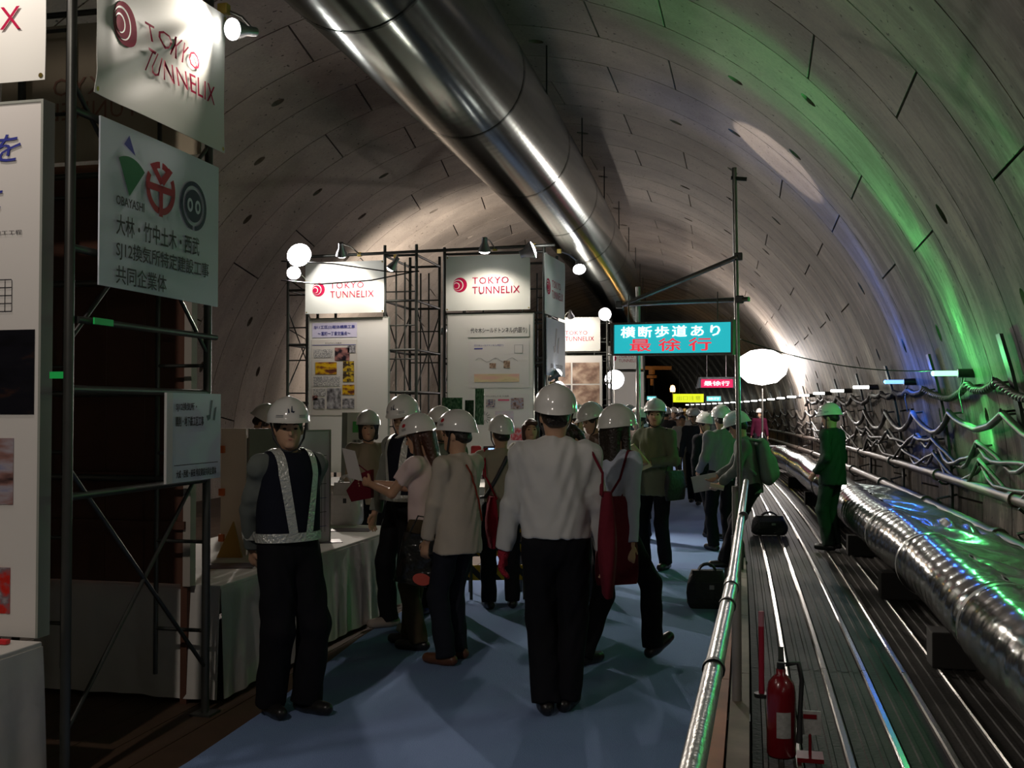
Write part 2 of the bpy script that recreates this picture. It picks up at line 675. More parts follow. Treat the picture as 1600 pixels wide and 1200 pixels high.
# ---------------------------------------------------------------- service pipes on hooks
for (px, pz, pr, word) in ((2.27, 0.86, 0.055, 'upper'), (2.13, 0.52, 0.065, 'middle'), (1.95, 0.24, 0.07, 'lowest')):
    o = thing('service_pipe', f'{word} of three dark service pipes along the foot of the wall', 'pipe', T(px, 12, pz - pr), group='service pipes along the wall')
    b = MB(); b.tube([T(px, s, pz) for s in np.arange(2, 74, 1.5)], pr, 10); b.build('pipe_run', M_RUSTPIPE, o)
    for s in np.arange(9.6, 33, 3.57):
        b = MB()
        b.tube([T(px + (pr + 0.03) * math.cos(a), s, pz + (pr + 0.03) * math.sin(a)) for a in np.linspace(R(-150), R(60), 7)] + [T(wall_x(pz, -0.01), s, pz + 0.14)], 0.014, 6)
        b.build('hook', M_DARK, o)
        b = MB(); b.cyl(T(px, s + 0.4, pz), T(px, s + 0.52, pz), pr * 1.35, n=12); b.build('coupling', M_RUSTPIPE, o)

# ---------------------------------------------------------------- slack cables on wall hooks, hanger straps
def cable_path(z0, sag, x0, seed, s0=6.5, s1=78):
    rg = random.Random(seed)
    knots = [s0]
    while knots[-1] < s1:
        knots.append(knots[-1] + 2.38 * rg.choice((1, 1, 0.5)))
    pts = []
    for a, c in zip(knots[:-1], knots[1:]):
        sg = sag * ((c - a) / 2.38) ** 1.3 * rg.uniform(0.7, 1.3)
        for t in np.linspace(0, 1, 9)[:-1]:
            pts.append((a + (c - a) * t, z0 - sg * 4 * t * (1 - t) + rg.uniform(-0.01, 0.01)))
    return pts, knots


for i, (z0, sag, rr, n, word) in enumerate(((1.90, 0.14, 0.020, 3, 'topmost, ropelike twisted'), (1.62, 0.22, 0.036, 1, 'thick wavy'), (1.30, 0.20, 0.024, 2, 'doubled drooping'), (1.12, 0.22, 0.020, 2, 'lowest drooping'))):
    o = thing('slack_cable', f'{word} cable hanging in waves along the wall', 'cable', T(2.1, 12, z0 - 0.3), group='cables on the wall')
    pts, knots = cable_path(z0, sag, 0, 5 + i)
    for k in range(n):
        b = MB()
        path = []
        for (s, z) in pts:
            ph = s * (26 if i == 0 else 3.0) + k * 2 * math.pi / n
            ox, oz = (0.022 * math.cos(ph), 0.022 * math.sin(ph)) if n > 1 else (0, 0)
            path.append(T(wall_x(z) - 0.13 + ox, s, z + oz * (1 if i == 0 else 2)))
        if i == 0:      # the twist needs finer steps
            fine = []
            for (s0, z0_), (s1, z1_) in zip(pts[:-1], pts[1:]):
                if s0 > 30: continue
                for t in np.linspace(0, 1, 7)[:-1]:
                    s = s0 + (s1 - s0) * t; z = z0_ + (z1_ - z0_) * t
                    ph = s * 22 + k * 2 * math.pi / n
                    fine.append(T(wall_x(z) - 0.13 + 0.022 * math.cos(ph), s, z + 0.022 * math.sin(ph)))
            path = fine
        b.tube(path, rr, 6)
        b.build('strand', M_CABLE, o)
    for s in knots[:14]:
        b = MB(); b.cyl(T(wall_x(z0) + 0.02, s, z0 + 0.0), T(wall_x(z0) - 0.15, s, z0 - 0.02), 0.012, n=6)
        b.cyl(T(wall_x(z0) - 0.15, s, z0 - 0.03), T(wall_x(z0) - 0.15, s, z0 + 0.04), 0.012, n=6); b.build('hook', M_DARK, o)

for k, s in enumerate(np.arange(9.75, 45, 3.4)):
    b = MB()
    b.slab(lambda u, v, sd: T(wall_x(0.35 + 1.95 * v) - 0.05 - 0.03 * sd, s - 0.07 + 0.14 * u, 0.35 + 1.95 * v), 1, 6)
    o = b.build('hanger_strap', M_BLACK)
    tag(recentre(o), f'{ORD[k]} black upright hanger strap on the wall, counting away from us', 'strap', 'cable hanger straps')

# ---------------------------------------------------------------- coloured tube lamps
GREEN, BLUE, WHITE = (0.10, 1.0, 0.22), (0.03, 0.16, 1.0), (0.93, 1.0, 0.88)


def tube_lamp(s, col, power, label, fill=0.05):
    z = 2.02
    xb = wall_x(z)
    t = thing('tube_lamp', label, 'lamp', Tm(xb - 0.03, s, z), group='tube lamps along the wall')
    b = MB(); b.cyl(T(xb - 0.14, s, z), T(xb - 0.38, s, z), 0.027, n=14)
    b.lathe([(0.027, 0), (0.022, 0.016), (0.0, 0.024)], Tm(xb - 0.38, s, z) @ Matrix.Rotation(-math.pi / 2, 4, 'Y'), 14)
    e = 'tube_glow_%d' % int(col[0] * 100 + col[2] * 7)
    lum = 0.5 + 0.5 * min(col)
    m = mat(e, (0.8, 0.8, 0.8), 0.3, emit=tuple(c ** 0.5 for c in col), es=2.0 if min(col) < 0.5 else 7.0)
    b.build('tube', m, t)
    b = MB(); b.cyl(T(xb + 0.02, s, z), T(xb - 0.15, s, z), 0.045, n=12); b.build('socket', M_BLACK, t)
    b = MB(); b.tube([T(xb - 0.1, s, z - 0.04), T(xb - 0.13, s + 0.03, z - 0.22), T(xb - 0.10, s + 0.01, z - 0.4)], 0.008, 6); b.build('flex', M_BLACK, t)
    p = T(xb - 0.30, s, z)
    up = R(42)
    tgt_up = T(XC + RT * math.cos(up), s, ZC + RT * math.sin(up))
    spot('tube_light_up', p, tgt_up, power * 0.8, 40, 0.6, col, 0.06, t)
    if s < 32: spot('tube_light_wall', p, T(XC + RT * math.cos(R(25)), s, ZC + RT * math.sin(R(25))), power * 0.22, 76, 0.8, col, 0.06, t)
    if s < 32: spot('tube_light_down', p, T(xb + 0.12, s, 0.75), power * 0.8, 60, 0.7, col, 0.06, t)
    point('tube_light', T(xb - 0.47, s, z), power * fill, col, 0.05, t)
    return t


names = {0: (GREEN, 560, 'vivid green tube lamp on the wall, closest of the glowing ones'), 1: (BLUE, 300, 'blue tube lamp on the wall next to the green one')}
ordn = ORD + ['first', 'second', 'third', 'fourth', 'fifth', 'sixth', 'seventh', 'eighth', 'ninth', 'tenth', 'eleventh', 'twelfth', 'thirteenth', 'fourteenth', 'fifteenth', 'sixteenth', 'seventeenth', 'eighteenth', 'nineteenth', 'twentieth']
tube_lamp(7.75, GREEN, 120, 'green tube lamp on the wall ahead of the fire extinguisher')
for k, w_ in enumerate(('level with the fire extinguisher', 'level with the viewer', 'behind the viewer')):
    tube_lamp(4.35 - 3.4 * k, WHITE, 3, 'white tube lamp on the wall ' + w_, 2.0)
for k in range(22):
    s = 11.45 + 3.4 * k
    if k in names:
        tube_lamp(s, names[k][0], names[k][1], names[k][2])
    else:
        tube_lamp(s, WHITE, 45 if k < 10 else 30, f'{ordn[k - 2]} white tube lamp along the wall beyond the blue one')

# ---------------------------------------------------------------- foil-wrapped duct on the deck
M_FOIL = mat('silver_foil', (0.38, 0.39, 0.38), 0.16, 1.0, noise=(4, 0.3), bump=(6, 0.35))
M_SHEET = mat('plastic_sheeting', (0.30, 0.31, 0.30), 0.18, 0.55, noise=(3, 0.4), bump=(3.2, 0.9))
FX, FZ, FR = 1.33, 0.46, 0.25
fd = thing('foil_duct', 'silver foil wrapped flexible duct lying along the roadway', 'duct', T(FX, 8, 0))
rg = random.Random(3)
spans = [(2.0, 6.2), (6.2, 8.6), (8.6, 10.6), (10.6, 13.6), (13.6, 17.5), (17.5, 23.0), (23.0, 29.0)]
for (a, c) in spans:
    b = MB()
    nn = int((c - a) * 16)
    ph = rg.uniform(0, 6)

    def fs(u, v, a=a, c=c, ph=ph):
        s = a + (c - a) * v
        t = 2 * math.pi * u
        rr = FR + 0.0045 * math.sin(s * 26 + 0.8 * math.sin(t * 2 + ph)) * (0.4 + 0.6 * (0.5 + 0.5 * math.sin(s * 1.7 + ph))) + 0.006 * math.sin(3 * t + s * 1.3 + ph) - 0.02 * math.exp(-((v * (c - a)) / 0.08) ** 2)
        return T(FX + 0.02 * math.sin(s * 0.9) + rr * math.cos(t), s, FZ + rr * math.sin(t) * 0.95)
    b.grid(fs, 30, nn, 0, True)
    b.build('duct_section', M_FOIL, fd)
    b = MB(); b.grid(lambda u, v: T(FX + (FR + 0.012) * math.cos(2 * math.pi * u), a - 0.03 + 0.06 * v, FZ + (FR + 0.012) * 0.95 * math.sin(2 * math.pi * u)), 28, 1); b.build('tape_band', mat('tape_grey', (0.45, 0.45, 0.43), 0.3, 0.6), fd)
for k, s in enumerate((4.3, 7.3, 9.8, 12.6, 15.6, 19, 23)):
    b = MB(); b.box(T(FX - 0.05, s, 0.115), (0.36, 0.22, 0.23), Tm(0, s).to_3x3(), bev=0.01)
    o = b.build('support_block', mat('black_rubber_block', (0.03, 0.028, 0.026), 0.8))
    tag(recentre(o), f'{ORD[k]} black block under the foil duct, counting away from us', 'block', 'blocks under the foil duct')
b = MB()


def sheet(u, v, sd):
    s = 3.0 + 11.5 * v
    x = FX + 0.06 + (0.62) * u
    z = FZ + 0.95 * FR - 0.02 + 0.03 * math.sin(s * 2.1 + 5 * u) * math.sin(math.pi * u) - 0.10 * u * u + 0.02 * math.sin(s * 7.0 + 9 * u) + 0.07 * math.exp(-((s - 9.4) / 0.35) ** 2) * (u > 0.15) * math.sin(4.2 * u * math.pi) ** 2
    return T(x, s, z - 0.006 * sd)


b.slab(sheet, 22, 150)
tag(recentre(b.build('plastic_sheet', M_SHEET)), 'crumpled shiny sheeting spread between the foil duct and wall pipes', 'sheeting')

# ---------------------------------------------------------------- kerb, toe board and handrail
M_ORANGE = mat('orange_board', (0.46, 0.15, 0.03), 0.6, noise=(6, 0.5, (0.24, 0.09, 0.03)))
M_KERB = mat('kerb_wood', (0.24, 0.19, 0.14), 0.7, noise=(8, 0.5))
kb = thing('trim_1', 'weathered timber kerb between carpet and steel roadway', None, kind='structure')
for s in np.arange(1.0, 25, 1.8):
    b = MB(); b.slab(lambda u, v, sd: T(-0.14 + 0.10 * u, s + 0.006 + 1.788 * v, 0.10 - 0.10 * sd), 1, 2); b.build('plank', M_KERB, kb)
o = thing('toe_board', 'orange boards laid end to end beneath the handrail', 'board', T(-0.2, 5, 0))
for (s, ln, hh) in ((1.0, 2.7, 0.16), (3.7, 2.7, 0.16), (6.4, 2.9, 0.16)):
    b = MB(); b.slab(lambda u, v, sd: T(-0.245 + 0.09 * u, s + 0.004 + (ln - 0.008) * v, 0.06 - 0.055 * sd), 1, 2); b.build('plank', M_ORANGE, o)

rail = thing('handrail', 'scaffold tube handrail with clamp joints along the walkway edge', 'handrail', T(-0.16, 5, 0))
P0 = T(-0.135, 0.6, 1.0); PJ = at_depth(1143, 915, 3.90); P1 = at_depth(1154, 890, 4.2); P2 = at_depth(1166, 752, 9.6)
b = MB(); b.tube([P0, PJ], 0.0245, 16); b.build('tube', M_PIPE, rail)
b = MB(); b.cyl(PJ - (PJ - P0).normalized() * 0.06, PJ + (P2 - PJ).normalized() * 0.06, 0.029, n=16); b.build('coupler', M_PIPE, rail)
b = MB(); b.tube([PJ, P2], 0.0235, 16); b.build('tube', M_PIPE, rail)
for q, dr in ((PJ + (P0 - PJ) * 0.12, P0), (P0 + (PJ - P0) * 0.62, P0), (P1 + (P2 - P1) * 0.4, P2)):
    d = (dr - q).normalized()
    b = MB(); b.cyl(q - d * 0.01, q + d * 0.012, 0.029, n=16); b.build('clamp', M_DARK, rail)
for s in (5.8, 9.55):
    x = -0.105 if s < 9 else -0.142
    b = MB(); b.cyl(T(x, s, 0.0), T(x, s, 0.975), 0.026, n=12); b.build('post', mat('grey_post', (0.36, 0.34, 0.31), 0.5, 0.3, noise=(7, 0.3)), rail)
    b = MB(); b.box(T(x, s, 0.006), (0.14, 0.14, 0.012)); b.build('base_plate', M_DARK, rail)

# ---------------------------------------------------------------- sign gantry: tall tube, arm, brace and lit sign
gan = thing('sign_gantry', 'tall scaffold pole with arm and diagonal brace carrying the teal sign', 'pole', at_depth(1158, 640, 10.3) * 1.0)
GP = at_depth(1157, 640, 10.3); GP.z = 0
top = at_depth(1147, 262, 10.3)
b = MB(); b.cyl(GP, top, 0.0245, n=12); b.build('pole', M_PIPE, gan)
foot = at_depth(998, 640, 11.3); foot.z = 0
ftop = at_depth(997, 470, 11.3)
b = MB(); b.cyl(foot, ftop + Vector((0, 0, 0.15)), 0.0245, n=12); b.build('pole', M_PIPE, gan)
a0 = at_depth(1156, 468, 10.27); a1 = at_depth(968, 476, 11.28)
b = MB(); b.cyl(a0 + (a0 - a1).normalized() * 0.1, a1, 0.0245, n=12); b.build('arm', M_PIPE, gan)
b = MB(); b.cyl(at_depth(1154, 401, 10.25), at_depth(975, 476, 11.23), 0.0245, n=12); b.build('brace', M_PIPE, gan)
for q in (a0, at_depth(1154, 401, 10.28), a1):
    b = MB(); b.box(q, (0.075, 0.075, 0.075), bev=0.012); b.build('clamp', M_DARK, gan)
b = MB(); b.cyl(top - Vector((0.03, 0, 0.1)), top + Vector((0.12, 0, -0.12)), 0.02, n=8); b.build('clamp', M_DARK, gan)

# the sign itself: an internally lit box
TL, TR, BL, BR = at_depth(957, 505, 10.85), at_depth(1146, 499, 10.2), at_depth(957, 556, 10.85), at_depth(1146, 554, 10.2)
SM = frame_matrix(BL, BR - BL, TL - BL)
sw, sh = (BR - BL).length, ((TL - BL).length + (TR - BR).length) / 2
sg = thing('illuminated_sign', 'glowing teal box sign with white and red lettering on the gantry', 'sign', SM)
M_SF = mat('sign_frame', (0.22, 0.22, 0.20), 0.4, 0.8)
fw = 0.022
for (x0, y0, x1, y1) in ((0, 0, sw, fw), (0, sh - fw, sw, sh), (0, fw, fw, sh - fw), (sw - fw, fw, sw, sh - fw)):
    b = MB(); b.prism([(x0, y0), (x1, y0), (x1, y1), (x0, y1)], SM @ Matrix.Translation((0, 0, -0.12)), 0.14); b.build('frame', M_SF, sg)
b = MB(); b.prism([(fw, fw), (sw - fw, fw), (sw - fw, sh - fw), (fw, sh - fw)], SM @ Matrix.Translation((0, 0, -0.11)), 0.11)
b.build('lit_face', mat('teal_face', (0.02, 0.3, 0.32), 0.4, emit=(0.02, 0.46, 0.52), es=1.0), sg)
W1 = mat('sign_white', (0.9, 0.9, 0.9), 0.5, emit=(1, 1, 1), es=1.3)
RD = mat('sign_red', (0.7, 0.03, 0.05), 0.5, emit=(0.85, 0.035, 0.06), es=1.0)
Z = lambda M, x, y, z=0.0: M @ Matrix.Translation((x, y, z))
lettering('横断歩道あり', Z(SM, sw * 0.075, sh * 0.54, 0.002), width=sw * 0.82, height=sh * 0.33, m=W1, parent=sg, bold=0.02, spacing=1.25)
lettering('最徐行', Z(SM, sw * 0.155, sh * 0.13, 0.002), width=sw * 0.67, height=sh * 0.37, m=RD, parent=sg, bold=0.02, spacing=1.6)
for u in (0.12, 0.86):
    b = MB(); b.cyl(SM @ Vector((sw * u, sh - 0.01, -0.05)), SM @ Vector((sw * u, sh + 0.28, -0.05)), 0.006, n=6); b.build('hanger', M_DARK, sg)

# wire from the gantry pole to the green lamp
b = MB()
wa = at_depth(1157, 530, 10.3); wb = T(1.85, 11.45, 2.05)
b.tube([wa + (wb - wa) * t - Vector((0, 0, 0.10 * 4 * t * (1 - t))) for t in np.linspace(0, 1, 15)], 0.006, 6)
tag(recentre(b.build('wire', mat('wire_dark', (0.06, 0.07, 0.06), 0.5))), 'thin wire strung from gantry pole across to green lamp', 'wire')

# small fixture high on the wall
t = thing('wall_fixture', 'small twin-headed fixture fixed high on the curved wall', 'fixture', T(wall_x(2.9), 12.6, 2.85))
q = at_depth(1460, 438, 12.2)
b = MB(); b.box(q + Vector((0, 0, 0.06)), (0.16, 0.12, 0.09), bev=0.02); b.build('head', M_BLACK, t)
b = MB(); b.box(q + Vector((0.06, 0, -0.06)), (0.26, 0.10, 0.06), bev=0.015); b.build('head', M_BLACK, t)
b = MB(); b.cyl(q, q + Vector((0.3, 0, 0.05)), 0.02, n=8); b.build('bracket', M_DARK, t)

# ---------------------------------------------------------------- fire extinguisher and red stake
q = at_depth(1221, 1185, 5.0); q = Vector((q.x, q.y, 0.012))
t = thing('fire_extinguisher', 'red fire extinguisher with hose on the roadway edge', 'extinguisher', q)
M_RED = mat('extinguisher_red', (0.20, 0.006, 0.012), 0.25, coat=0.6)
Mq = Matrix.Translation(q)
b = MB(); b.lathe([(0, 0.0), (0.062, 0.0), (0.068, 0.012), (0.068, 0.30), (0.06, 0.345), (0.035, 0.375), (0.022, 0.385), (0.022, 0.41), (0, 0.41)], Mq, 22); b.build('cylinder', M_RED, t)
b = MB(); b.cyl(q + Vector((0, 0, 0.40)), q + Vector((0, 0, 0.44)), 0.02, n=10); b.box(q + Vector((0, -0.03, 0.45)), (0.03, 0.14, 0.018)); b.box(q + Vector((0, -0.035, 0.485)), (0.026, 0.13, 0.012), Matrix.Rotation(0.25, 3, 'X')); b.build('valve_handle', M_BLACK, t)
b = MB(); b.tube([q + Vector(p) for p in ((0.02, 0, 0.43), (0.08, 0, 0.44), (0.095, -0.01, 0.36), (0.085, -0.03, 0.2), (0.08, -0.05, 0.08))], [0.011, 0.011, 0.011, 0.011, 0.016], 8); b.build('hose', M_BLACK, t)
b = MB(); b.grid(lambda u, v: q + Vector((0.0695 * math.cos(-1.9 + 1.0 * u), 0.0695 * math.sin(-1.9 + 1.0 * u), 0.10 + 0.12 * v)), 8, 1); b.build('instruction_label', mat('label_white', (0.6, 0.6, 0.58), 0.5, noise=(60, 0.6)), t)
q2 = q + Vector((0.13, -0.02, 0))
t = thing('extinguisher_plate', 'small white notice plate on red stand beside the extinguisher', 'sign', q2)
b = MB(); b.box(q2 + Vector((0, 0, 0.01)), (0.12, 0.12, 0.02)); b.cyl(q2, q2 + Vector((0, 0, 0.12)), 0.008, n=6); b.build('stand', M_RED, t)
b = MB(); b.box(q2 + Vector((0, 0, 0.17)), (0.10, 0.012, 0.11)); b.build('plate', mat('label_white', (0.6, 0.6, 0.58), 0.5), t)
b = MB(); b.box(q2 + Vector((0, -0.008, 0.2)), (0.06, 0.004, 0.02)); b.build('print', M_RED, t)
q3 = at_depth(1190, 1085, 5.7); q3 = Vector((q3.x, q3.y, 0.1))
t = thing('marker_stake', 'red stake with pink tip standing by the kerb', 'stake', q3)
b = MB(); b.cyl(q3, q3 + Vector((0, 0, 0.38)), 0.016, n=10); b.build('stake', mat('stake_red', (0.42, 0.02, 0.05), 0.5), t)
b = MB(); b.cyl(q3 + Vector((0, 0, 0.38)), q3 + Vector((0, 0, 0.46)), 0.016, n=10); b.build('tip', mat('stake_pink', (0.6, 0.25, 0.3), 0.5), t)
b = MB(); b.cyl(q3 - Vector((0, 0, 0.0)), q3 + Vector((0, 0, 0.02)), 0.04, n=12); b.build('base', M_BLACK, t)

# ---------------------------------------------------------------- bags on the ground
def bag(name, label, q, w, d, h, m, mh, handles=True, rz=0.0):
    t = thing(name, label, 'bag', Matrix.Translation(q) @ Matrix.Rotation(rz, 4, 'Z'))
    M = BASE[t.name]
    b = MB()

    def f(u, v):
        a = 2 * math.pi * u
        k = 1 - 0.38 * max(0, v - 0.35) ** 1.2 - 0.10 * (v < 0.08)
        ex = 0.45
        cx = math.copysign(abs(math.cos(a)) ** ex, math.cos(a)); cy = math.copysign(abs(math.sin(a)) ** ex, math.sin(a))
        wob = 1 + 0.03 * math.sin(5 * a + 7 * v)
        return M @ Vector((w / 2 * cx * k * wob * (1 + 0.06 * math.sin(v * 3)), d / 2 * cy * (k if v < 0.9 else k * 0.6) * wob, h * v * 0.86))
    b.grid(f, 32, 10)
    b.add([f(i / 32, 1) for i in range(32)], [tuple(range(32))]); b.add([f(i / 32, 0) for i in range(32)], [tuple(range(31, -1, -1))])
    b.build('body', m, t)
    b = MB(); b.box(M @ Vector((0, -d * 0.47, h * 0.42)), (w * 0.62, 0.02, h * 0.4), M.to_3x3(), bev=0.006); b.build('pocket', m, t)
    b = MB(); b.box(M @ Vector((w * 0.1, -d * 0.5, h * 0.5)), (w * 0.12, 0.012, h * 0.1), M.to_3x3(), bev=0.003); b.build('buckle', mh, t)
    if handles:
        for sd in (-1, 1):
            b = MB(); b.tube([M @ Vector((w * 0.22 * math.cos(a), sd * d * 0.14, h * 0.8 + h * 0.2 * math.sin(a))) for a in np.linspace(0, math.pi, 9)], 0.011, 6); b.build('handle', m, t)
    return t


M_BAGBLACK = mat('black_nylon', (0.022, 0.02, 0.022), 0.6, bump=(30, 0.5))
q = at_height(1104, 953, 0.004)
bag('briefcase', 'black soft briefcase standing on the carpet beside the handrail', q + Vector((0, 0.12, 0)), 0.33, 0.18, 0.36, M_BAGBLACK, M_PIPE, rz=0.1)
q = at_height(1202, 837, 0.01)
bag('duffel_bag', 'low black duffel bag lying on the steel roadway', q + Vector((0, 0.15, 0)), 0.44, 0.26, 0.29, M_BAGBLACK, M_PIPE, handles=True, rz=0.1)

# ---------------------------------------------------------------- glaring work light far along the wall
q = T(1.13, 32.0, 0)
t = thing('work_floodlight', 'white work floodlight on tripod against the far wall, its glare shaped as a ball', 'lamp', q)
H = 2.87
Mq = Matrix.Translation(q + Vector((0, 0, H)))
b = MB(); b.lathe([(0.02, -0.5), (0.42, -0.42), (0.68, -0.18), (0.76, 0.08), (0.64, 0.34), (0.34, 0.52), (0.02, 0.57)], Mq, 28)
b.build('glare_ball', mat('floodlight_glare', (1, 1, 1), 0.5, emit=(1.0, 0.97, 0.95), es=7.0), t)  # wide glare around the floodlight, given the shape of a glowing ball
b = MB(); b.cyl(q + Vector((0, 0, 0.7)), q + Vector((0, 0, H - 0.6)), 0.03, n=8); b.build('mast', M_PIPE, t)
for a in (0.4, 2.5, 4.6):
    b = MB(); b.cyl(q + Vector((0, 0, 1.0)), q + Vector((0.6 * math.cos(a), 0.6 * math.sin(a), 0)), 0.018, n=6); b.build('leg', M_PIPE, t)
b = MB(); b.box(q + Vector((-0.1, -1.3, 0.33)), (1.5, 0.6, 0.6), bev=0.03); 
tag(recentre(b.build('generator', mat('generator_grey', (0.10, 0.10, 0.11), 0.5))), 'dark grey generator box in front of the work floodlight', 'generator')
point('floodlight_lamp', q + Vector((0.42, -0.85, H - 0.1)), 480, (1.0, 0.90, 0.84), 0.3, t)
# ================================================================ exhibition stands on the left
M_WHITEB = mat('white_board', (0.74, 0.72, 0.68), 0.6)
M_BANNER = mat('banner_vinyl', (0.78, 0.79, 0.73), 0.5)
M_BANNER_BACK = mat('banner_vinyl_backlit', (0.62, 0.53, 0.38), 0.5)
M_LOGO = mat('logo_crimson', (0.42, 0.008, 0.055), 0.8, spec=0.1)
M_INK = mat('ink_dark', (0.03, 0.03, 0.035), 0.6)
M_INKBLUE = mat('ink_blue', (0.03, 0.04, 0.30), 0.6)
M_CLOTH = mat('table_cloth', (0.62, 0.60, 0.56), 0.85, bump=(8, 0.3))
M_SCAFF = mat('scaffold_frame', (0.12, 0.125, 0.115), 0.42, 0.75, noise=(6, 0.5))
M_EDGE = mat('board_edge', (0.30, 0.32, 0.28), 0.7)
M_BROWNB = mat('brown_board_back', (0.13, 0.05, 0.028), 0.75, noise=(2.5, 0.45))


def displace(o, M, fn):
    """push a mesh (in the local frame of M) along local z by fn(x, y)"""
    me = o.data
    B = BASE[o.name]
    Mi = M.inverted() @ B
    Mo = B.inverted() @ M
    for v in me.vertices:
        p = Mi @ v.co
        p.z += fn(p.x, p.y)
        v.co = Mo @ p
    return o


def flat(poly, M, m, parent, name, z=0.002):
    b = MB()
    b.add([M @ Vector((x, y, z)) for x, y in poly], [tuple(range(len(poly)))])
    return b.build(name, m, parent)


def circle(cx, cy, r, n=40, ry=None):
    ry = ry or r
    return [(cx + r * math.cos(2 * math.pi * i / n), cy + ry * math.sin(2 * math.pi * i / n)) for i in range(n)]


def swirl(M, cx, cy, r, parent, white, fn=None):
    for k, (dx, rr, m) in enumerate(((0, 1, M_LOGO), (-0.25, 0.75, white), (-0.28, 0.67, M_LOGO), (-0.46, 0.44, white), (-0.49, 0.37, M_LOGO))):
        b = MB()
        b.grid(lambda u, v: M @ Vector((cx + dx * r + rr * r * v * math.cos(2 * math.pi * u), cy - 0.03 * k * r + rr * r * v * math.sin(2 * math.pi * u), 0.003 + 0.0014 * k)), 32, 5)
        o = b.build('logo_disc', m, parent)
        if fn: displace(o, M, fn)


def banner(label, M, w, h, fn=None, text=True, back=False, scale=1.0, tx=0.30, cx=0.16, cy=0.47, group='swirl logo banners', m=M_BANNER):
    """a vinyl banner in the xy plane of M, looking along +z; lower left corner at M's origin"""
    fn = fn or (lambda x, y: 0.006 * math.sin(9 * x) * math.sin(7 * y))
    t = thing('banner', label, 'banner', M, group=group)
    b = MB()
    b.slab(lambda u, v, sd: M @ Vector((w * u, h * v, fn(w * u, h * v) - 0.004 * sd)), 48, 36)
    b.build('sheet', m, t)
    if text:
        swirl(M, w * cx, h * cy, h * 0.135, t, m, fn)
        for body, yy, ww in (('TOKYO', 0.48, 0.43), ('TUNNELIX', 0.30, 0.56)):
            if yy == 0.48:
                o = lettering(body, Z(M, w * tx, h * yy), width=w * ww, height=h * 0.12, m=M_LOGO, parent=t, depth=0.007, spacing=1.15)
            else:
                o = lettering(body, Z(M, w * tx, h * yy), width=w * ww, height=h * 0.13, m=M_LOGO, parent=t, depth=0.007, spacing=1.08)
            displace(o, M, fn)
    for (x, y) in ((0.02, 0.02), (w - 0.02, 0.02), (0.02, h - 0.02), (w - 0.02, h - 0.02)):
        o = flat(circle(x, y, 0.011, 12), M, mat('eyelet_brass', (0.6, 0.45, 0.12), 0.3, 1.0), t, 'eyelet', 0.003)
        displace(o, M, fn)
    return t


def tower(label, X0, X1, s0, s1, H, levels, sides=('f', 'r', 'b', 'l'), step=0.48, group='scaffold towers'):
    """four tubes, ledger bars at the given levels, ladder rungs on the end frames, crossed braces on the others"""
    base = T((X0 + X1) / 2, (s0 + s1) / 2, 0)
    t = thing('scaffold_tower', label, 'scaffold', base, group=group)
    C = {'fl': (X0, s0), 'fr': (X1, s0), 'br': (X1, s1), 'bl': (X0, s1)}
    for k, (x, s) in C.items():
        b = MB(); b.cyl(T(x, s, 0), T(x, s, H), 0.0225, n=10); b.build('pole', M_SCAFF, t)
        b = MB(); b.box(T(x, s, 0.006), (0.12, 0.12, 0.012)); b.build('base_plate', M_SCAFF, t)
    pairs = {'f': ('fl', 'fr'), 'r': ('fr', 'br'), 'b': ('bl', 'br'), 'l': ('fl', 'bl')}
    for sd in sides:
        a, c = C[pairs[sd][0]], C[pairs[sd][1]]
        for z in levels:
            b = MB(); b.cyl(T(a[0], a[1], z), T(c[0], c[1], z), 0.018, n=8); b.build('ledger', M_SCAFF, t)
        lv = [0.15] + list(levels)
        if sd in 'rl':                                      # crossed braces
            for z0 in (0.25, 1.95):
                for (p, q) in ((a, c), (c, a)):
                    b = MB(); b.cyl(T(p[0], p[1], z0), T(q[0], q[1], z0 + 1.15), 0.011, n=6); b.build('brace', M_SCAFF, t)
        else:                                               # ladder frame: inner upright and short rungs
            dx = 0.30 if c[0] > a[0] else -0.30
            for e, sg_ in ((a, 1), (c, -1)):
                b = MB(); b.cyl(T(e[0] + sg_ * 0.30, e[1], 0.2), T(e[0] + sg_ * 0.30, e[1], H - 0.25), 0.013, n=6); b.build('inner_upright', M_SCAFF, t)
                for z in np.arange(0.45, H - 0.2, step):
                    b = MB(); b.cyl(T(e[0], e[1], z), T(e[0] + sg_ * 0.30, e[1], z), 0.011, n=6); b.build('rung', M_SCAFF, t)
    return t


LAMPS = 0


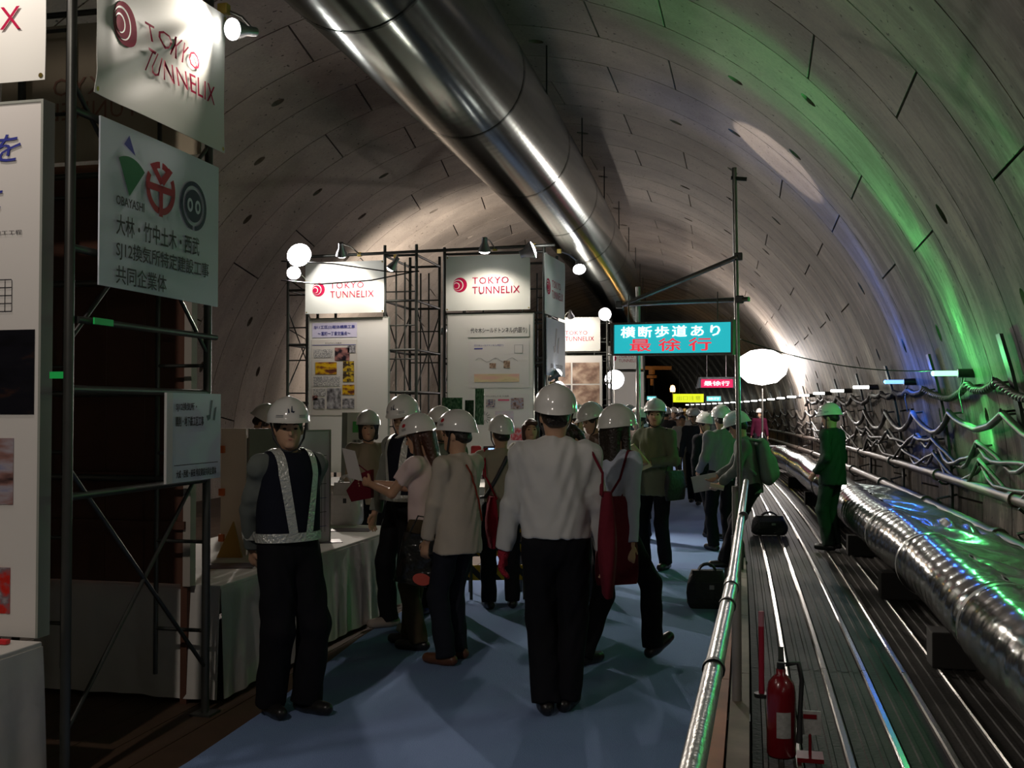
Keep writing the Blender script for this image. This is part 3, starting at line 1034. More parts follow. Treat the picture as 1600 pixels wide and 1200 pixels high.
def clamp_lamp(label, pos, target, power, size, clampto=None, col=(1.0, 0.95, 0.88), glow=14.0, r=0.07, blend=0.5):
    """a reflector bulb in a short holder on a swivel clamp"""
    pos = Vector(pos); target = Vector(target)
    d = (target - pos).normalized()
    t = thing('clamp_lamp', label, 'lamp', pos, group='clamp lamps on the stands')
    Md = rot_to(-d).to_4x4(); Md.translation = pos            # local +... -Z points backwards
    Mz = Matrix.Translation(pos) @ d.to_track_quat('Z', 'Y').to_matrix().to_4x4()
    b = MB(); b.lathe([(r * 0.45, -0.17), (r * 0.5, -0.10), (r * 0.95, -0.02), (r * 1.08, 0.015)], Mz, 18); b.lathe([(0, -0.17), (r * 0.45, -0.17)], Mz, 18)
    b.build('reflector', mat('lamp_housing', (0.35, 0.35, 0.37), 0.35, 0.8), t)
    b = MB(); b.lathe([(r, 0.0), (r * 0.95, 0.02), (r * 0.6, 0.042), (0, 0.05)], Mz, 18)
    b.build('bulb', mat('bulb_glow_%d' % int(glow), (1, 1, 1), 0.4, emit=(1.0, 0.96, 0.93), es=glow), t)
    cp = Vector(clampto) if clampto is not None else pos - d * 0.2
    b = MB(); b.tube([pos - d * 0.16, (pos - d * 0.2 + cp) / 2 + Vector((0, 0, 0.02)), cp], 0.010, 6); b.build('arm', M_PIPE, t)
    b = MB(); b.box(cp, (0.06, 0.05, 0.06), bev=0.008); b.build('clamp', mat('clamp_yellow', (0.5, 0.36, 0.06), 0.4), t)
    spot('lamp_light', pos + d * 0.07, target, power, size, blend, col, 0.05, t)
    return t


def board(label, M, w, h, d=0.05, group='display boards', m=M_WHITEB):
    t = thing('display_board', label, 'display board', M, group=group)
    b = MB(); b.prism([(0, 0), (w, 0), (w, h), (0, h)], Z(M, 0, 0, -d), d, 0); b.build('panel', [m], t)
    for (x0, y0, x1, y1) in ((-0.012, -0.0, 0, h), (w, 0, w + 0.012, h), (-0.012, h, w + 0.012, h + 0.012)):
        b = MB(); b.prism([(x0, y0), (x1, y0), (x1, y1), (x0, y1)], Z(M, 0, 0, -d), d + 0.004); b.build('edging', M_EDGE, t)
    return t


PH = {}


def photo_mat(key, stops, scale=3.0, seed=0.0):
    if key in PH: return PH[key]
    m = bpy.data.materials.new('print_' + key); m.use_nodes = True
    nt = m.node_tree; N = nt.nodes; L = nt.links
    tc = N.new('ShaderNodeTexCoord'); mp = N.new('ShaderNodeMapping'); mp.inputs['Location'].default_value = (seed, seed * 1.7, seed)
    L.new(tc.outputs['Generated'], mp.inputs[0])
    n = N.new('ShaderNodeTexNoise'); n.inputs['Scale'].default_value = scale; n.inputs['Detail'].default_value = 4
    L.new(mp.outputs[0], n.inputs['Vector'])
    r = N.new('ShaderNodeValToRGB'); r.color_ramp.interpolation = 'LINEAR'
    while len(r.color_ramp.elements) < len(stops): r.color_ramp.elements.new(0.5)
    for i, (e, c) in enumerate(zip(r.color_ramp.elements, stops)):
        e.position = 0.30 + 0.4 * i / max(1, len(stops) - 1); e.color = (*c, 1)
    L.new(n.outputs['Fac'], r.inputs[0]); L.new(r.outputs[0], N['Principled BSDF'].inputs['Base Color'])
    N['Principled BSDF'].inputs['Roughness'].default_value = 0.35
    PH[key] = m
    return m


def text_mat(dens=40):
    key = 'text%d' % dens
    if key in PH: return PH[key]
    m = bpy.data.materials.new('print_text_lines'); m.use_nodes = True
    nt = m.node_tree; N = nt.nodes; L = nt.links
    tc = N.new('ShaderNodeTexCoord'); sp = N.new('ShaderNodeSeparateXYZ'); L.new(tc.outputs['Object'], sp.inputs[0])
    mu = N.new('ShaderNodeMath'); mu.operation = 'MULTIPLY'; mu.inputs[1].default_value = dens; L.new(sp.outputs[2], mu.inputs[0])
    fr = N.new('ShaderNodeMath'); fr.operation = 'FRACT'; L.new(mu.outputs[0], fr.inputs[0])
    lt = N.new('ShaderNodeMath'); lt.operation = 'LESS_THAN'; lt.inputs[1].default_value = 0.42; L.new(fr.outputs[0], lt.inputs[0])
    nz = N.new('ShaderNodeTexNoise'); nz.inputs['Scale'].default_value = 90; L.new(tc.outputs['Object'], nz.inputs['Vector'])
    gt = N.new('ShaderNodeMath'); gt.operation = 'GREATER_THAN'; gt.inputs[1].default_value = 0.47; L.new(nz.outputs['Fac'], gt.inputs[0])
    mm = N.new('ShaderNodeMath'); mm.operation = 'MULTIPLY'; L.new(lt.outputs[0], mm.inputs[0]); L.new(gt.outputs[0], mm.inputs[1])
    mx = N.new('ShaderNodeMix'); mx.data_type = 'RGBA'; mx.inputs[6].default_value = (0.74, 0.71, 0.67, 1); mx.inputs[7].default_value = (0.30, 0.29, 0.29, 1)
    L.new(mm.outputs[0], mx.inputs[0]); L.new(mx.outputs[2], N['Principled BSDF'].inputs['Base Color'])
    PH[key] = m
    return m


def pic(t, M, x, y, w, h, m, name='photo_print', z=0.004):
    b = MB(); b.prism([(x, y), (x + w, y), (x + w, y + h), (x, y + h)], Z(M, 0, 0, z - 0.003), 0.003)
    return b.build(name, m, t)


YEL = photo_mat('digger', [(0.02, 0.02, 0.02), (0.22, 0.06, 0.03), (0.75, 0.42, 0.01), (0.8, 0.55, 0.03)], 2.6, 1.3)
YEL2 = photo_mat('digger_yellow', [(0.04, 0.03, 0.02), (0.10, 0.06, 0.03), (0.72, 0.5, 0.03), (0.25, 0.07, 0.03)], 3.2, 4.1)
GRY = photo_mat('site_grey', [(0.04, 0.04, 0.045), (0.18, 0.17, 0.18), (0.42, 0.40, 0.42), (0.55, 0.53, 0.55)], 3.4, 2.2)
DRK = photo_mat('mound', [(0.015, 0.012, 0.015), (0.03, 0.02, 0.03), (0.38, 0.17, 0.15), (0.45, 0.22, 0.2)], 2.0, 6.0)
GRN = photo_mat('leafy', [(0.01, 0.03, 0.015), (0.03, 0.12, 0.05), (0.10, 0.22, 0.12), (0.25, 0.3, 0.22)], 9.0, 3.0)
TUN = photo_mat('tunnel_photo', [(0.08, 0.05, 0.04), (0.28, 0.17, 0.12), (0.5, 0.36, 0.26), (0.65, 0.5, 0.4)], 2.2, 8.0)
MACH = photo_mat('machine', [(0.25, 0.02, 0.02), (0.08, 0.10, 0.20), (0.5, 0.45, 0.42), (0.55, 0.12, 0.08)], 4.0, 9.0)
SKYL = photo_mat('aerial', [(0.05, 0.03, 0.03), (0.30, 0.16, 0.14), (0.40, 0.36, 0.40), (0.08, 0.16, 0.42)], 4.2, 5.0)
NIGHT = photo_mat('night', [(0.004, 0.004, 0.006), (0.006, 0.006, 0.01), (0.008, 0.008, 0.012), (0.05, 0.02, 0.012)], 5.0, 5.5)
MAPM = photo_mat('map', [(0.62, 0.60, 0.62), (0.55, 0.52, 0.58), (0.66, 0.52, 0.6), (0.6, 0.6, 0.63)], 8.0, 2.5)
GEO = photo_mat('strata', [(0.80, 0.45, 0.42), (0.80, 0.52, 0.38), (0.78, 0.62, 0.38), (0.55, 0.5, 0.25)], 1.6, 7.0)

# ---------------------------------------------------------------- the first stand, closest to us
FXX = -2.92
TY0, TY1 = 4.05, 5.26
tower('dark scaffold tower closest to us, with white company boards tied to its side', -4.1, FXX, TY0, TY1, 4.4, (1.27, 1.74, 2.36, 2.97, 3.9), sides=('r', 'b', 'l'))
SIDE = lambda y, z: frame_matrix((FXX + 0.026, y, z), (0, 1, 0), (0, 0, 1))          # looks towards the walkway (+x)
FRONT = lambda x, y, z: frame_matrix((x, y, z), (1, 0, 0), (0, 0, 1))                # looks towards us (-y)


def fold(x, y):
    w, h = 1.16, 0.76
    # a slack sheet pulled at its corners: one big crease from the upper right to the lower left
    d = (y - h * (0.12 + 0.86 * x / w)) 
    c = 0.030 * math.exp(-(d / 0.06) ** 2) - 0.022 * math.exp(-((d + 0.13) / 0.10) ** 2)
    c *= math.sin(math.pi * min(1, max(0, 0.08 + 0.9 * x / w)))
    e = 0.018 * math.exp(-((x - 0.06 * y / h - 0.09) / 0.035) ** 2) * (y / h) ** 2
    return c + e + 0.010 * math.sin(7 * x + 2) * math.sin(5 * y) + 0.02


banner('large creased white banner with crimson swirl logo on the closest tower side', SIDE(TY0 + 0.05, 3.06), 1.16, 0.76, fold, tx=0.33, cx=0.19, cy=0.50)
# company board
CM = SIDE(4.17, 2.21)
t = thing('company_board', 'white company board with three round emblems above black Japanese lettering', 'sign', CM)
b = MB(); b.slab(lambda u, v, sd: CM @ Vector((1.06 * u, 0.765 * v, 0.008 * math.sin(3 * u) - 0.008 * sd)), 8, 6); b.build('panel', mat('board_bluewhite', (0.70, 0.78, 0.86), 0.5), t)
cz = 0.012
flat([(0.165, 0.675), (0.205, 0.725), (0.255, 0.64)], CM, M_INKBLUE, t, 'emblem_triangle', cz)
fan = [(0.21, 0.44)] + [(0.21 + 0.185 * math.cos(a), 0.44 + 0.185 * math.sin(a)) for a in np.linspace(R(48), R(118), 12)]
flat(fan, CM, mat('emblem_green', (0.015, 0.16, 0.06), 0.5), t, 'emblem_fan', cz)
lettering('OBAYASHI', Z(CM, 0.105, 0.385), width=0.225, height=0.042, m=M_INK, parent=t, depth=cz, bold=0.01)


def ring_poly(M, cx, cy, r0, r1, a0, a1, m, parent, name, z, n=28):
    b = MB()
    b.grid(lambda u, v: M @ Vector((cx + (r0 + (r1 - r0) * v) * math.cos(a0 + (a1 - a0) * u), cy + (r0 + (r1 - r0) * v) * math.sin(a0 + (a1 - a0) * u), z)), n, 1, 0, False)
    return b.build(name, m, parent)


EMR = mat('emblem_red', (0.36, 0.01, 0.03), 0.5)
ex, ey = 0.475, 0.53
for (a0, a1) in ((95, 125), (150, 262), (278, 390), (55, 85)):
    ring_poly(CM, ex, ey, 0.098, 0.13, R(a0), R(a1), EMR, t, 'emblem_ring', cz)
for poly in ([(ex - 0.12, ey - 0.02), (ex + 0.12, ey - 0.02), (ex + 0.12, ey + 0.015), (ex - 0.12, ey + 0.015)], [(ex - 0.016, ey - 0.14), (ex + 0.016, ey - 0.14), (ex + 0.016, ey - 0.02), (ex - 0.016, ey - 0.02)],
             [(ex - 0.10, ey + 0.10), (ex - 0.065, ey + 0.115), (ex + 0.02, ey + 0.03), (ex - 0.01, ey + 0.015)], [(ex + 0.10, ey + 0.10), (ex + 0.065, ey + 0.115), (ex - 0.01, ey + 0.045), (ex + 0.02, ey + 0.015)]):
    cz += 0.0007
    flat(poly, CM, EMR, t, 'emblem_bar', cz)
ex, ey = 0.78, 0.50
NAVY = mat('emblem_navy', (0.012, 0.02, 0.07), 0.5)
ring_poly(CM, ex, ey, 0.105, 0.128, R(-85), R(265), NAVY, t, 'emblem_ring', cz, 40)
flat(circle(ex, ey, 0.085), CM, NAVY, t, 'emblem_disc', cz)
PW_ = mat('board_bluewhite', (0.70, 0.78, 0.86), 0.5)
for dx in (-0.038, 0.038):
    flat(circle(ex + dx, ey, 0.028, 24, 0.036), CM, PW_, t, 'emblem_eye', cz + 0.001)
    flat(circle(ex + dx, ey, 0.012, 20, 0.02), CM, NAVY, t, 'emblem_pupil', cz + 0.002)
lettering('大林・竹中土木・西武', Z(CM, 0.105, 0.245), width=0.73, height=0.095, m=M_INK, parent=t, depth=cz, bold=0.012)
lettering('SJ12換気所特定建設工事', Z(CM, 0.105, 0.13), width=0.83, height=0.09, m=M_INK, parent=t, depth=cz, bold=0.012)
lettering('共同企業体', Z(CM, 0.105, 0.02), width=0.42, height=0.085, m=M_INK, parent=t, depth=cz, bold=0.012)
# small notice lower on the same side
NM = SIDE(4.72, 1.28)
t = thing('notice_board', 'small grey-white notice board tied low on the closest tower', 'sign', NM)
b = MB(); b.prism([(0, 0), (0.53, 0), (0.53, 0.455), (0, 0.455)], NM, 0.012); b.build('panel', mat('board_bluewhite', (0.70, 0.78, 0.86), 0.5), t)
b = MB(); b.prism([(-0.01, 0), (0.045, 0), (0.045, 0.455), (-0.01, 0.455)], NM, 0.014); b.build('edge_strip', mat('strip_pale', (0.7, 0.7, 0.68), 0.5), t)
lettering('SJ12換気所・', Z(NM, 0.075, 0.36), width=0.20, height=0.045, m=M_INK, parent=t, depth=0.014, bold=0.02)
lettering('開削・地下鉄工区工事', Z(NM, 0.075, 0.285), width=0.27, height=0.05, m=M_INK, parent=t, depth=0.014, bold=0.02)
lettering('大成・西松・前田 特定建設共同企業体', Z(NM, 0.08, 0.022), width=0.40, height=0.04, m=M_INK, parent=t, depth=0.014, bold=0.02)
flat([(0.06, 0.085), (0.5, 0.085), (0.5, 0.089), (0.06, 0.089)], NM, M_INK, t, 'rule', 0.0135)


def ja_mark(M, x, y, s, m, parent, z):
    flat([(x, y + 0.25 * s), (x + 0.12 * s, y), (x + 0.38 * s, y + 0.1 * s), (x + 0.62 * s, y + s), (x + 0.42 * s, y + s), (x + 0.28 * s, y + 0.3 * s)], M, m, parent, 'mark_stroke', z)
    flat([(x + 0.62 * s, y + 0.05 * s), (x + 0.8 * s, y), (x + 0.98 * s, y + 0.7 * s), (x + 0.78 * s, y + 0.62 * s)], M, m, parent, 'mark_stroke', z)


ja_mark(NM, 0.375, 0.31, 0.11, mat('mark_grey', (0.06, 0.07, 0.09), 0.5), t, 0.0135)
# green lamp's reflections on the tower's bars, painted as vivid green strips
M_GREEN_GLINT = mat('green_glint', (0.03, 0.75, 0.16), 0.35, emit=None)
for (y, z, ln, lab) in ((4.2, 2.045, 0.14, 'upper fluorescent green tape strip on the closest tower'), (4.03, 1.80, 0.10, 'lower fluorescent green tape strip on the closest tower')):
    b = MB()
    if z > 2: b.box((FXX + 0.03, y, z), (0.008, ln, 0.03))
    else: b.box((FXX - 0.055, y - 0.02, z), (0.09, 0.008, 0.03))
    tag(recentre(b.build('tape_and_glint', M_GREEN_GLINT)), lab, 'tape')
b = MB(); b.cyl((FXX, TY0, 2.045), (FXX, TY1, 2.045), 0.016, n=8); b.build('ledger', M_SCAFF, bpy.data.objects['scaffold_tower'])

# the board facing us at the left edge, its table and banner
BM = FRONT(-4.87, 4.0, 0.66)
t = board('tall white display board at the left edge with blue title lettering', BM, 1.80, 2.34, 0.075)
lettering('トンネル工事を', Z(BM, 0.55, 2.08), width=1.15, height=0.13, m=M_INKBLUE, parent=t, depth=0.004, shear=0.18, bold=0.005)
lettering('支える技術は', Z(BM, 0.55, 1.86), width=1.06, height=0.13, m=M_INKBLUE, parent=t, depth=0.004, shear=0.18, bold=0.005)
lettering('施工工程', Z(BM, 1.57, 1.76), width=0.14, height=0.02, m=M_INK, parent=t, depth=0.004)
for i in range(5):
    flat([(1.2, 1.42 + 0.035 * i), (1.66, 1.42 + 0.035 * i), (1.66, 1.424 + 0.035 * i), (1.2, 1.424 + 0.035 * i)], BM, M_INK, t, 'drawing_line', 0.003)
for i in range(7):
    x = 1.45 + 0.035 * i
    flat([(x, 1.42), (x + 0.003, 1.42), (x + 0.003, 1.56), (x, 1.56)], BM, M_INK, t, 'drawing_line', 0.003)
pic(t, BM, 0.9, 0.97, 0.88, 0.37, NIGHT)
pic(t, BM, 0.7, 0.575, 0.98, 0.29, SKYL)
pic(t, BM, 1.42, 0.10, 0.25, 0.20, photo_mat('red_plant', [(0.4, 0.01, 0.01), (0.6, 0.02, 0.01), (0.2, 0.15, 0.17), (0.5, 0.48, 0.5)], 3.0, 2.0))
banner('white banner cut off by the left frame edge, only crimson X showing', FRONT(-4.36, 3.98, 3.09), 1.32, 0.78, tx=0.345, cx=0.2, cy=0.5)
tm = frame_matrix((-3.05, 5.32, 3.08), (-1, 0, 0), (0, 0, 1))
t = banner('banner on the far face of the closest tower, seen from behind', tm, 1.3, 0.80, text=False, m=M_BANNER_BACK)
MIR = frame_matrix((-3.05 - 1.3, 5.32 - 0.008, 3.08), (1, 0, 0), (0, 0, 1))
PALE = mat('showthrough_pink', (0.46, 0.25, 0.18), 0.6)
for body, yy, ww in (('TOKYO', 0.48, 0.43), ('TUNNELIX', 0.30, 0.56)):
    # seen through the sheet the words run backwards
    Mb = MIR @ Matrix.Translation((1.3 * 0.70, 0.8 * yy, 0)) @ Matrix.Diagonal((-1, 1, 1, 1))
    lettering(body, Mb, width=1.3 * ww, height=0.8 * 0.13, m=PALE, parent=t, depth=0.004, spacing=1.1)


def table(label, x0, x1, y0, y1, h, skirt_gap=False):
    """folding table under a floor-length cloth: top, draped sides with soft folds"""
    t = thing('draped_table', label, 'table', ((x0 + x1) / 2, (y0 + y1) / 2, 0))
    b = MB(); b.box(((x0 + x1) / 2, (y0 + y1) / 2, h - 0.012), (x1 - x0, y1 - y0, 0.024), bev=0.006); b.build('cloth_top', M_CLOTH, t)
    rg = random.Random(int(y0 * 10))

    def side(p0, p1, nrm, name, zb=0.03):
        p0 = Vector(p0); p1 = Vector(p1); nrm = Vector(nrm)
        ln = (p1 - p0).length
        phs = [rg.uniform(0, 6) for _ in range(3)]
        b = MB()

        def f(u, v, sd):
            x = u * ln
            wv = 0.010 * math.sin(x * 13 + phs[0]) + 0.008 * math.sin(x * 29 + phs[1]) + 0.012 * math.sin(x * 5 + phs[2])
            k = (1 - v) ** 0.8
            return p0 + (p1 - p0) * u + nrm * (0.004 + wv * k + 0.028 * k - 0.004 * sd) + Vector((0, 0, zb + (h - 0.02 - zb) * v))
        b.slab(f, int(ln * 34), 8)
        b.build(name, M_CLOTH, t)
    side((x1, y0, 0), (x1, y1, 0), (1, 0, 0), 'cloth_side')
    side((x0, y1, 0), (x0, y0, 0), (-1, 0, 0), 'cloth_side')
    side((x0, y0, 0), (x1, y0, 0), (0, -1, 0), 'cloth_side')
    side((x1, y1, 0), (x0, y1, 0), (0, 1, 0), 'cloth_side')
    for (x, y) in ((x0 + 0.08, y0 + 0.08), (x1 - 0.08, y0 + 0.08), (x0 + 0.08, y1 - 0.08), (x1 - 0.08, y1 - 0.08)):
        b = MB(); b.cyl((x, y, 0), (x, y, h - 0.02), 0.016, n=8); b.build('leg', M_SCAFF, t)
    return t


table('white-clothed table at the left edge below the tall board', -4.6, -3.0, 1.4, 3.95, 0.66)
table('long white-clothed table behind the dark uniformed guard', -4.15, -2.97, 5.42, 8.55, 0.66)
b = MB(); b.prism([(-3.9, 3.05), (-3.25, 2.75), (-3.12, 3.42), (-3.75, 3.7)], Matrix.Translation((0, 0, 0.662)), 0.004)
tag(recentre(b.build('plan_sheet', photo_mat('planprint', [(0.3, 0.28, 0.3), (0.35, 0.32, 0.33), (0.4, 0.36, 0.36), (0.5, 0.45, 0.42)], 3, 1.0))), 'grey printed sheet lying on the left edge table', 'sheet')
b = MB(); b.box((-3.12, 3.86, 0.672), (0.05, 0.03, 0.02), bev=0.005)
tag(recentre(b.build('push_pin_box', mat('bright_red', (0.7, 0.02, 0.03), 0.4))), 'tiny red box at the corner of the left edge table', 'box')

# brown backed board behind the tower
t = thing('timber_screen', 'dark brown timber screen standing behind the closest scaffold tower', 'screen', (-3.9, 5.38, 0))
for i in range(6):
    b = MB(); b.box((-3.17 - 0.125 - i * 0.25, 5.38, 1.87), (0.247, 0.03, 2.40)); b.build('board', M_BROWNB, t)
for z in (1.0, 1.27, 2.9):
    b = MB(); b.box((-3.9, 5.352, z), (1.5, 0.03, 0.045)); b.build('batten', M_BROWNB, t)
b = MB(); b.box((-3.145, 5.385, 1.87), (0.045, 0.06, 2.42)); b.build('edge_strip', mat('edge_white', (0.42, 0.38, 0.33), 0.7), t)
for (x, y) in ((-3.17, 5.40), (-4.64, 5.40)):
    b = MB(); b.box((x, y - 0.01, 0.34), (0.04, 0.035, 0.68)); b.build('leg', M_BROWNB, t)

# hazard striped boards lying behind the table
M_HAZ = bpy.data.materials.new('hazard_stripes'); M_HAZ.use_nodes = True
nt = M_HAZ.node_tree
tc = nt.nodes.new('ShaderNodeTexCoord'); sp = nt.nodes.new('ShaderNodeSeparateXYZ'); nt.links.new(tc.outputs['Object'], sp.inputs[0])
ad = nt.nodes.new('ShaderNodeMath'); ad.operation = 'ADD'; nt.links.new(sp.outputs[0], ad.inputs[0]); nt.links.new(sp.outputs[2], ad.inputs[1])
mu = nt.nodes.new('ShaderNodeMath'); mu.operation = 'MULTIPLY'; mu.inputs[1].default_value = 7.5; nt.links.new(ad.outputs[0], mu.inputs[0])
fr = nt.nodes.new('ShaderNodeMath'); fr.operation = 'FRACT'; nt.links.new(mu.outputs[0], fr.inputs[0])
gt = nt.nodes.new('ShaderNodeMath'); gt.operation = 'GREATER_THAN'; gt.inputs[1].default_value = 0.5; nt.links.new(fr.outputs[0], gt.inputs[0])
mx = nt.nodes.new('ShaderNodeMix'); mx.data_type = 'RGBA'; mx.inputs[6].default_value = (0.02, 0.02, 0.02, 1); mx.inputs[7].default_value = (0.62, 0.36, 0.01, 1)
nt.links.new(gt.outputs[0], mx.inputs[0]); nt.links.new(mx.outputs[2], nt.nodes['Principled BSDF'].inputs['Base Color'])


def barrier(label, q, w, h, rz, tilt=0.25):
    M = Matrix.Translation(q) @ Matrix.Rotation(rz, 4, 'Z')
    t = thing('hazard_barrier', label, 'barrier', M)
    for z in (0.22, 0.42, 0.62):
        if z > h: continue
        b = MB(); b.box(M @ Vector((0, -0.18 * (1 - z / h), z)), (w, 0.02, 0.13), M.to_3x3()); b.build('striped_board', M_HAZ, t)
    for sx in (-1, 1):
        for sy in (-1, 1):
            b = MB(); b.cyl(M @ Vector((sx * w * 0.42, sy * 0.2, 0.0)), M @ Vector((sx * w * 0.42, 0, h)), 0.014, n=8); b.build('leg', M_DARK, t)
    return t


barrier('yellow and black striped barrier on the carpet behind the visitors', at_height(765, 938, 0.006) + Vector((0, 0.25, 0)), 0.55, 0.62, 0.3)
barrier('yellow and black striped barrier glimpsed low behind the tower', Vector((-4.75, 6.6, 0)), 0.8, 0.72, 0.1)
# ---------------------------------------------------------------- things on the long table
q = at_height(358, 868, 0.66)
FM = frame_matrix(q + Vector((-0.06, 0, 0)), (0.97, 0.24, 0), (0, 0, 1))
t = thing('folding_screen', 'white folding screen with orange clips standing on the long table', 'screen', FM)
b = MB(); b.prism([(0, 0), (0.17, 0), (0.17, 0.86), (0, 0.86)], FM, 0.02); b.build('leaf', mat('cream_board', (0.72, 0.66, 0.52), 0.6), t)
F2 = Z(FM, 0.18, 0) @ Matrix.Rotation(R(35), 4, 'Y')
b = MB(); b.prism([(0, 0), (0.28, 0), (0.28, 0.86), (0, 0.86)], F2, 0.02); b.build('leaf', mat('grey_board', (0.26, 0.27, 0.22), 0.6), t)
for z in (0.72, 0.43, 0.12):
    b = MB(); b.box(FM @ Vector((0.01, z, 0.015)), (0.04, 0.04, 0.05), bev=0.005); b.build('clip', mat('clip_orange', (0.65, 0.16, 0.04), 0.5), t)
b = MB(); b.prism([(-0.02, 0), (0.15, 0), (0.09, 0.24)], Z(FM, 0.02, 0, 0.09), 0.03); 
tag(recentre(b.build('tent_card', mat('gold_card', (0.40, 0.25, 0.05), 0.5))), 'golden triangular tent card in front of the folding screen', 'card')
for (px, py, w, d, rz, lab) in ((362, 884, 0.30, 0.22, 0.3, 'dark leaflet lying beside the guard on the long table'), (506, 846, 0.26, 0.2, 0.5, 'grey leaflet lying near the upright drawing board'), (548, 828, 0.34, 0.22, 0.2, 'dark red leaflet lying at the far end of the long table')):
    q = at_height(px, py, 0.662)
    b = MB(); b.box(q, (w, d, 0.006), Matrix.Rotation(rz, 3, 'Z'))
    tag(recentre(b.build('leaflet', photo_mat('leaflet' + lab[:4], [(0.03, 0.03, 0.05), (0.08, 0.04, 0.06), (0.10, 0.10, 0.12), (0.2, 0.12, 0.1)], 3, px * 0.1))), lab, 'leaflet')
q = at_height(418, 858, 0.66)
q2 = at_height(514, 846, 0.66)
DM = frame_matrix(q, q2 - q, (0, 0, 1))
w = (q2 - q).length
t = thing('drawing_board', 'tall white board with blueprint lines standing behind the guard', 'display board', DM)
b = MB(); b.prism([(0, 0), (w, 0), (w, 0.84), (0, 0.84)], DM, 0.015); b.build('panel', mat('lilac_board', (0.62, 0.58, 0.64), 0.5), t)
for (x0, y0, x1, y1) in ((0, 0, 0.012, 0.84), (w - 0.012, 0, w, 0.84), (0, 0.828, w, 0.84)):
    b = MB(); b.prism([(x0, y0), (x1, y0), (x1, y1), (x0, y1)], DM, 0.02); b.build('frame', M_EDGE, t)
for i in range(6):
    y = 0.12 + 0.105 * i
    flat([(w * 0.6, y), (w * 0.93, y), (w * 0.93, y + 0.004), (w * 0.6, y + 0.004)], DM, M_INK if i % 2 else M_INKBLUE, t, 'drawing_line', 0.016)
for x in (0.84, 0.90):
    flat([(w * x, 0.08), (w * x + 0.004, 0.08), (w * x + 0.004, 0.6), (w * x, 0.6)], DM, M_INK, t, 'drawing_line', 0.016)
q = at_height(541, 819, 0.66)
bag('plastic_carrier', 'crumpled silvery plastic bag standing at the end of the long table', q, 0.27, 0.2, 0.42, mat('silver_plastic', (0.66, 0.64, 0.62), 0.22, noise=(9, 0.3), bump=(9, 1.0)), M_BLACK)

# ---------------------------------------------------------------- second row of stands
AY = 14.25
TL_ = lambda x: x
tower('scaffold tower at the end of the left far stand, beside the big glare lamp', -6.55, -6.25, AY + 0.28, AY + 1.45, 3.95, (0.9, 1.75, 2.6, 3.4, 3.85), sides=('f', 'l', 'r'))
tower('narrow scaffold tower between the two lit far stands', -5.02, -4.55, AY + 0.15, AY + 1.4, 4.0, (1.27, 1.9, 2.5, 3.2, 3.85), sides=('f', 'l', 'r', 'b'))
tower('scaffold tower with a sideways banner where the far stands meet the carpet', -4.15, -2.72, AY + 0.2, AY + 1.35, 3.95, (0.9, 1.75, 2.3, 3.0, 3.85), sides=('f', 'l', 'r', 'b'))
b = MB(); b.cyl((-6.6, AY - 0.1, 3.86), (-2.75, AY - 0.12, 3.9), 0.022, n=8)
tag(recentre(b.build('top_bar', M_SCAFF)), 'long scaffold bar across the top of the far stands', 'bar')

banner('brightly lit swirl logo banner on the left far stand', FRONT(-6.42, AY - 0.13, 3.03), 1.2, 0.74, tx=0.32, cx=0.17)
banner('brightly lit swirl logo banner over the railway tunnel board', FRONT(-4.28, AY - 0.20, 3.02), 1.2, 0.76, tx=0.32, cx=0.17)
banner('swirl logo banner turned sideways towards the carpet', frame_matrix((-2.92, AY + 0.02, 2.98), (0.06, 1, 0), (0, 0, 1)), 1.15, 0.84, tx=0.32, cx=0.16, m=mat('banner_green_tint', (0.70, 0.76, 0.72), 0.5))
JM = frame_matrix((-2.91, AY + 0.06, 2.13), (0.06, 1, 0), (0, 0, 1))
t = thing('emblem_board', 'blue-grey board with a large dark emblem under the sideways banner', 'sign', JM)
b = MB(); b.prism([(0, 0), (1.05, 0), (1.05, 0.8), (0, 0.8)], JM, 0.01); b.build('panel', mat('board_bluegrey', (0.36, 0.42, 0.50), 0.5), t)
ja_mark(JM, 0.35, 0.32, 0.36, mat('mark_grey', (0.06, 0.07, 0.09), 0.5), t, 0.012)
lettering('鉄建・共同企業体', Z(JM, 0.2, 0.1), width=0.7, height=0.07, m=M_INK, parent=t, depth=0.012)

# board A with its poster
A = FRONT(-6.38, AY - 0.06, 0.75)
t = board('tall cream display board with photo poster on the left far stand', A, 1.2, 2.21, 0.06)
pic(t, A, 0.04, 1.94, 0.69, 0.21, mat('lilac_paper', (0.62, 0.58, 0.74), 0.6), 'title_strip')
lettering('SJ11工区(2)躯体構築工事', Z(A, 0.07, 2.06), width=0.63, height=0.055, m=M_INKBLUE, parent=t, depth=0.006, bold=0.01)
lettering('〜富町一丁目交差点〜', Z(A, 0.13, 1.97), width=0.50, height=0.055, m=M_INKBLUE, parent=t, depth=0.006, bold=0.01)
pic(t, A, 0.03, 0.82, 0.70, 1.09, mat('poster_cream', (0.70, 0.65, 0.60), 0.5), 'poster')
S = lambda u, v: (0.03 + 0.70 * u, 0.82 + 1.09 * v)
for (u, v, w, h, m) in ((0.52, 0.72, 0.32, 0.17, DRK), (0.80, 0.82, 0.17, 0.10, GRY), (0.09, 0.54, 0.47, 0.16, YEL), (0.70, 0.58, 0.24, 0.13, YEL2), (0.70, 0.44, 0.24, 0.13, YEL2), (0.69, 0.27, 0.26, 0.13, YEL), (0.69, 0.09, 0.26, 0.13, GRY), (0.35, 0.085, 0.31, 0.27, GRY), (0.05, 0.085, 0.25, 0.14, GRY), (0.03, 0.2, 0.11, 0.06, DRK)):
    x, y = S(u, v); pic(t, A, x, y, w * 0.70, h * 1.09, m, 'photo_print', 0.008)
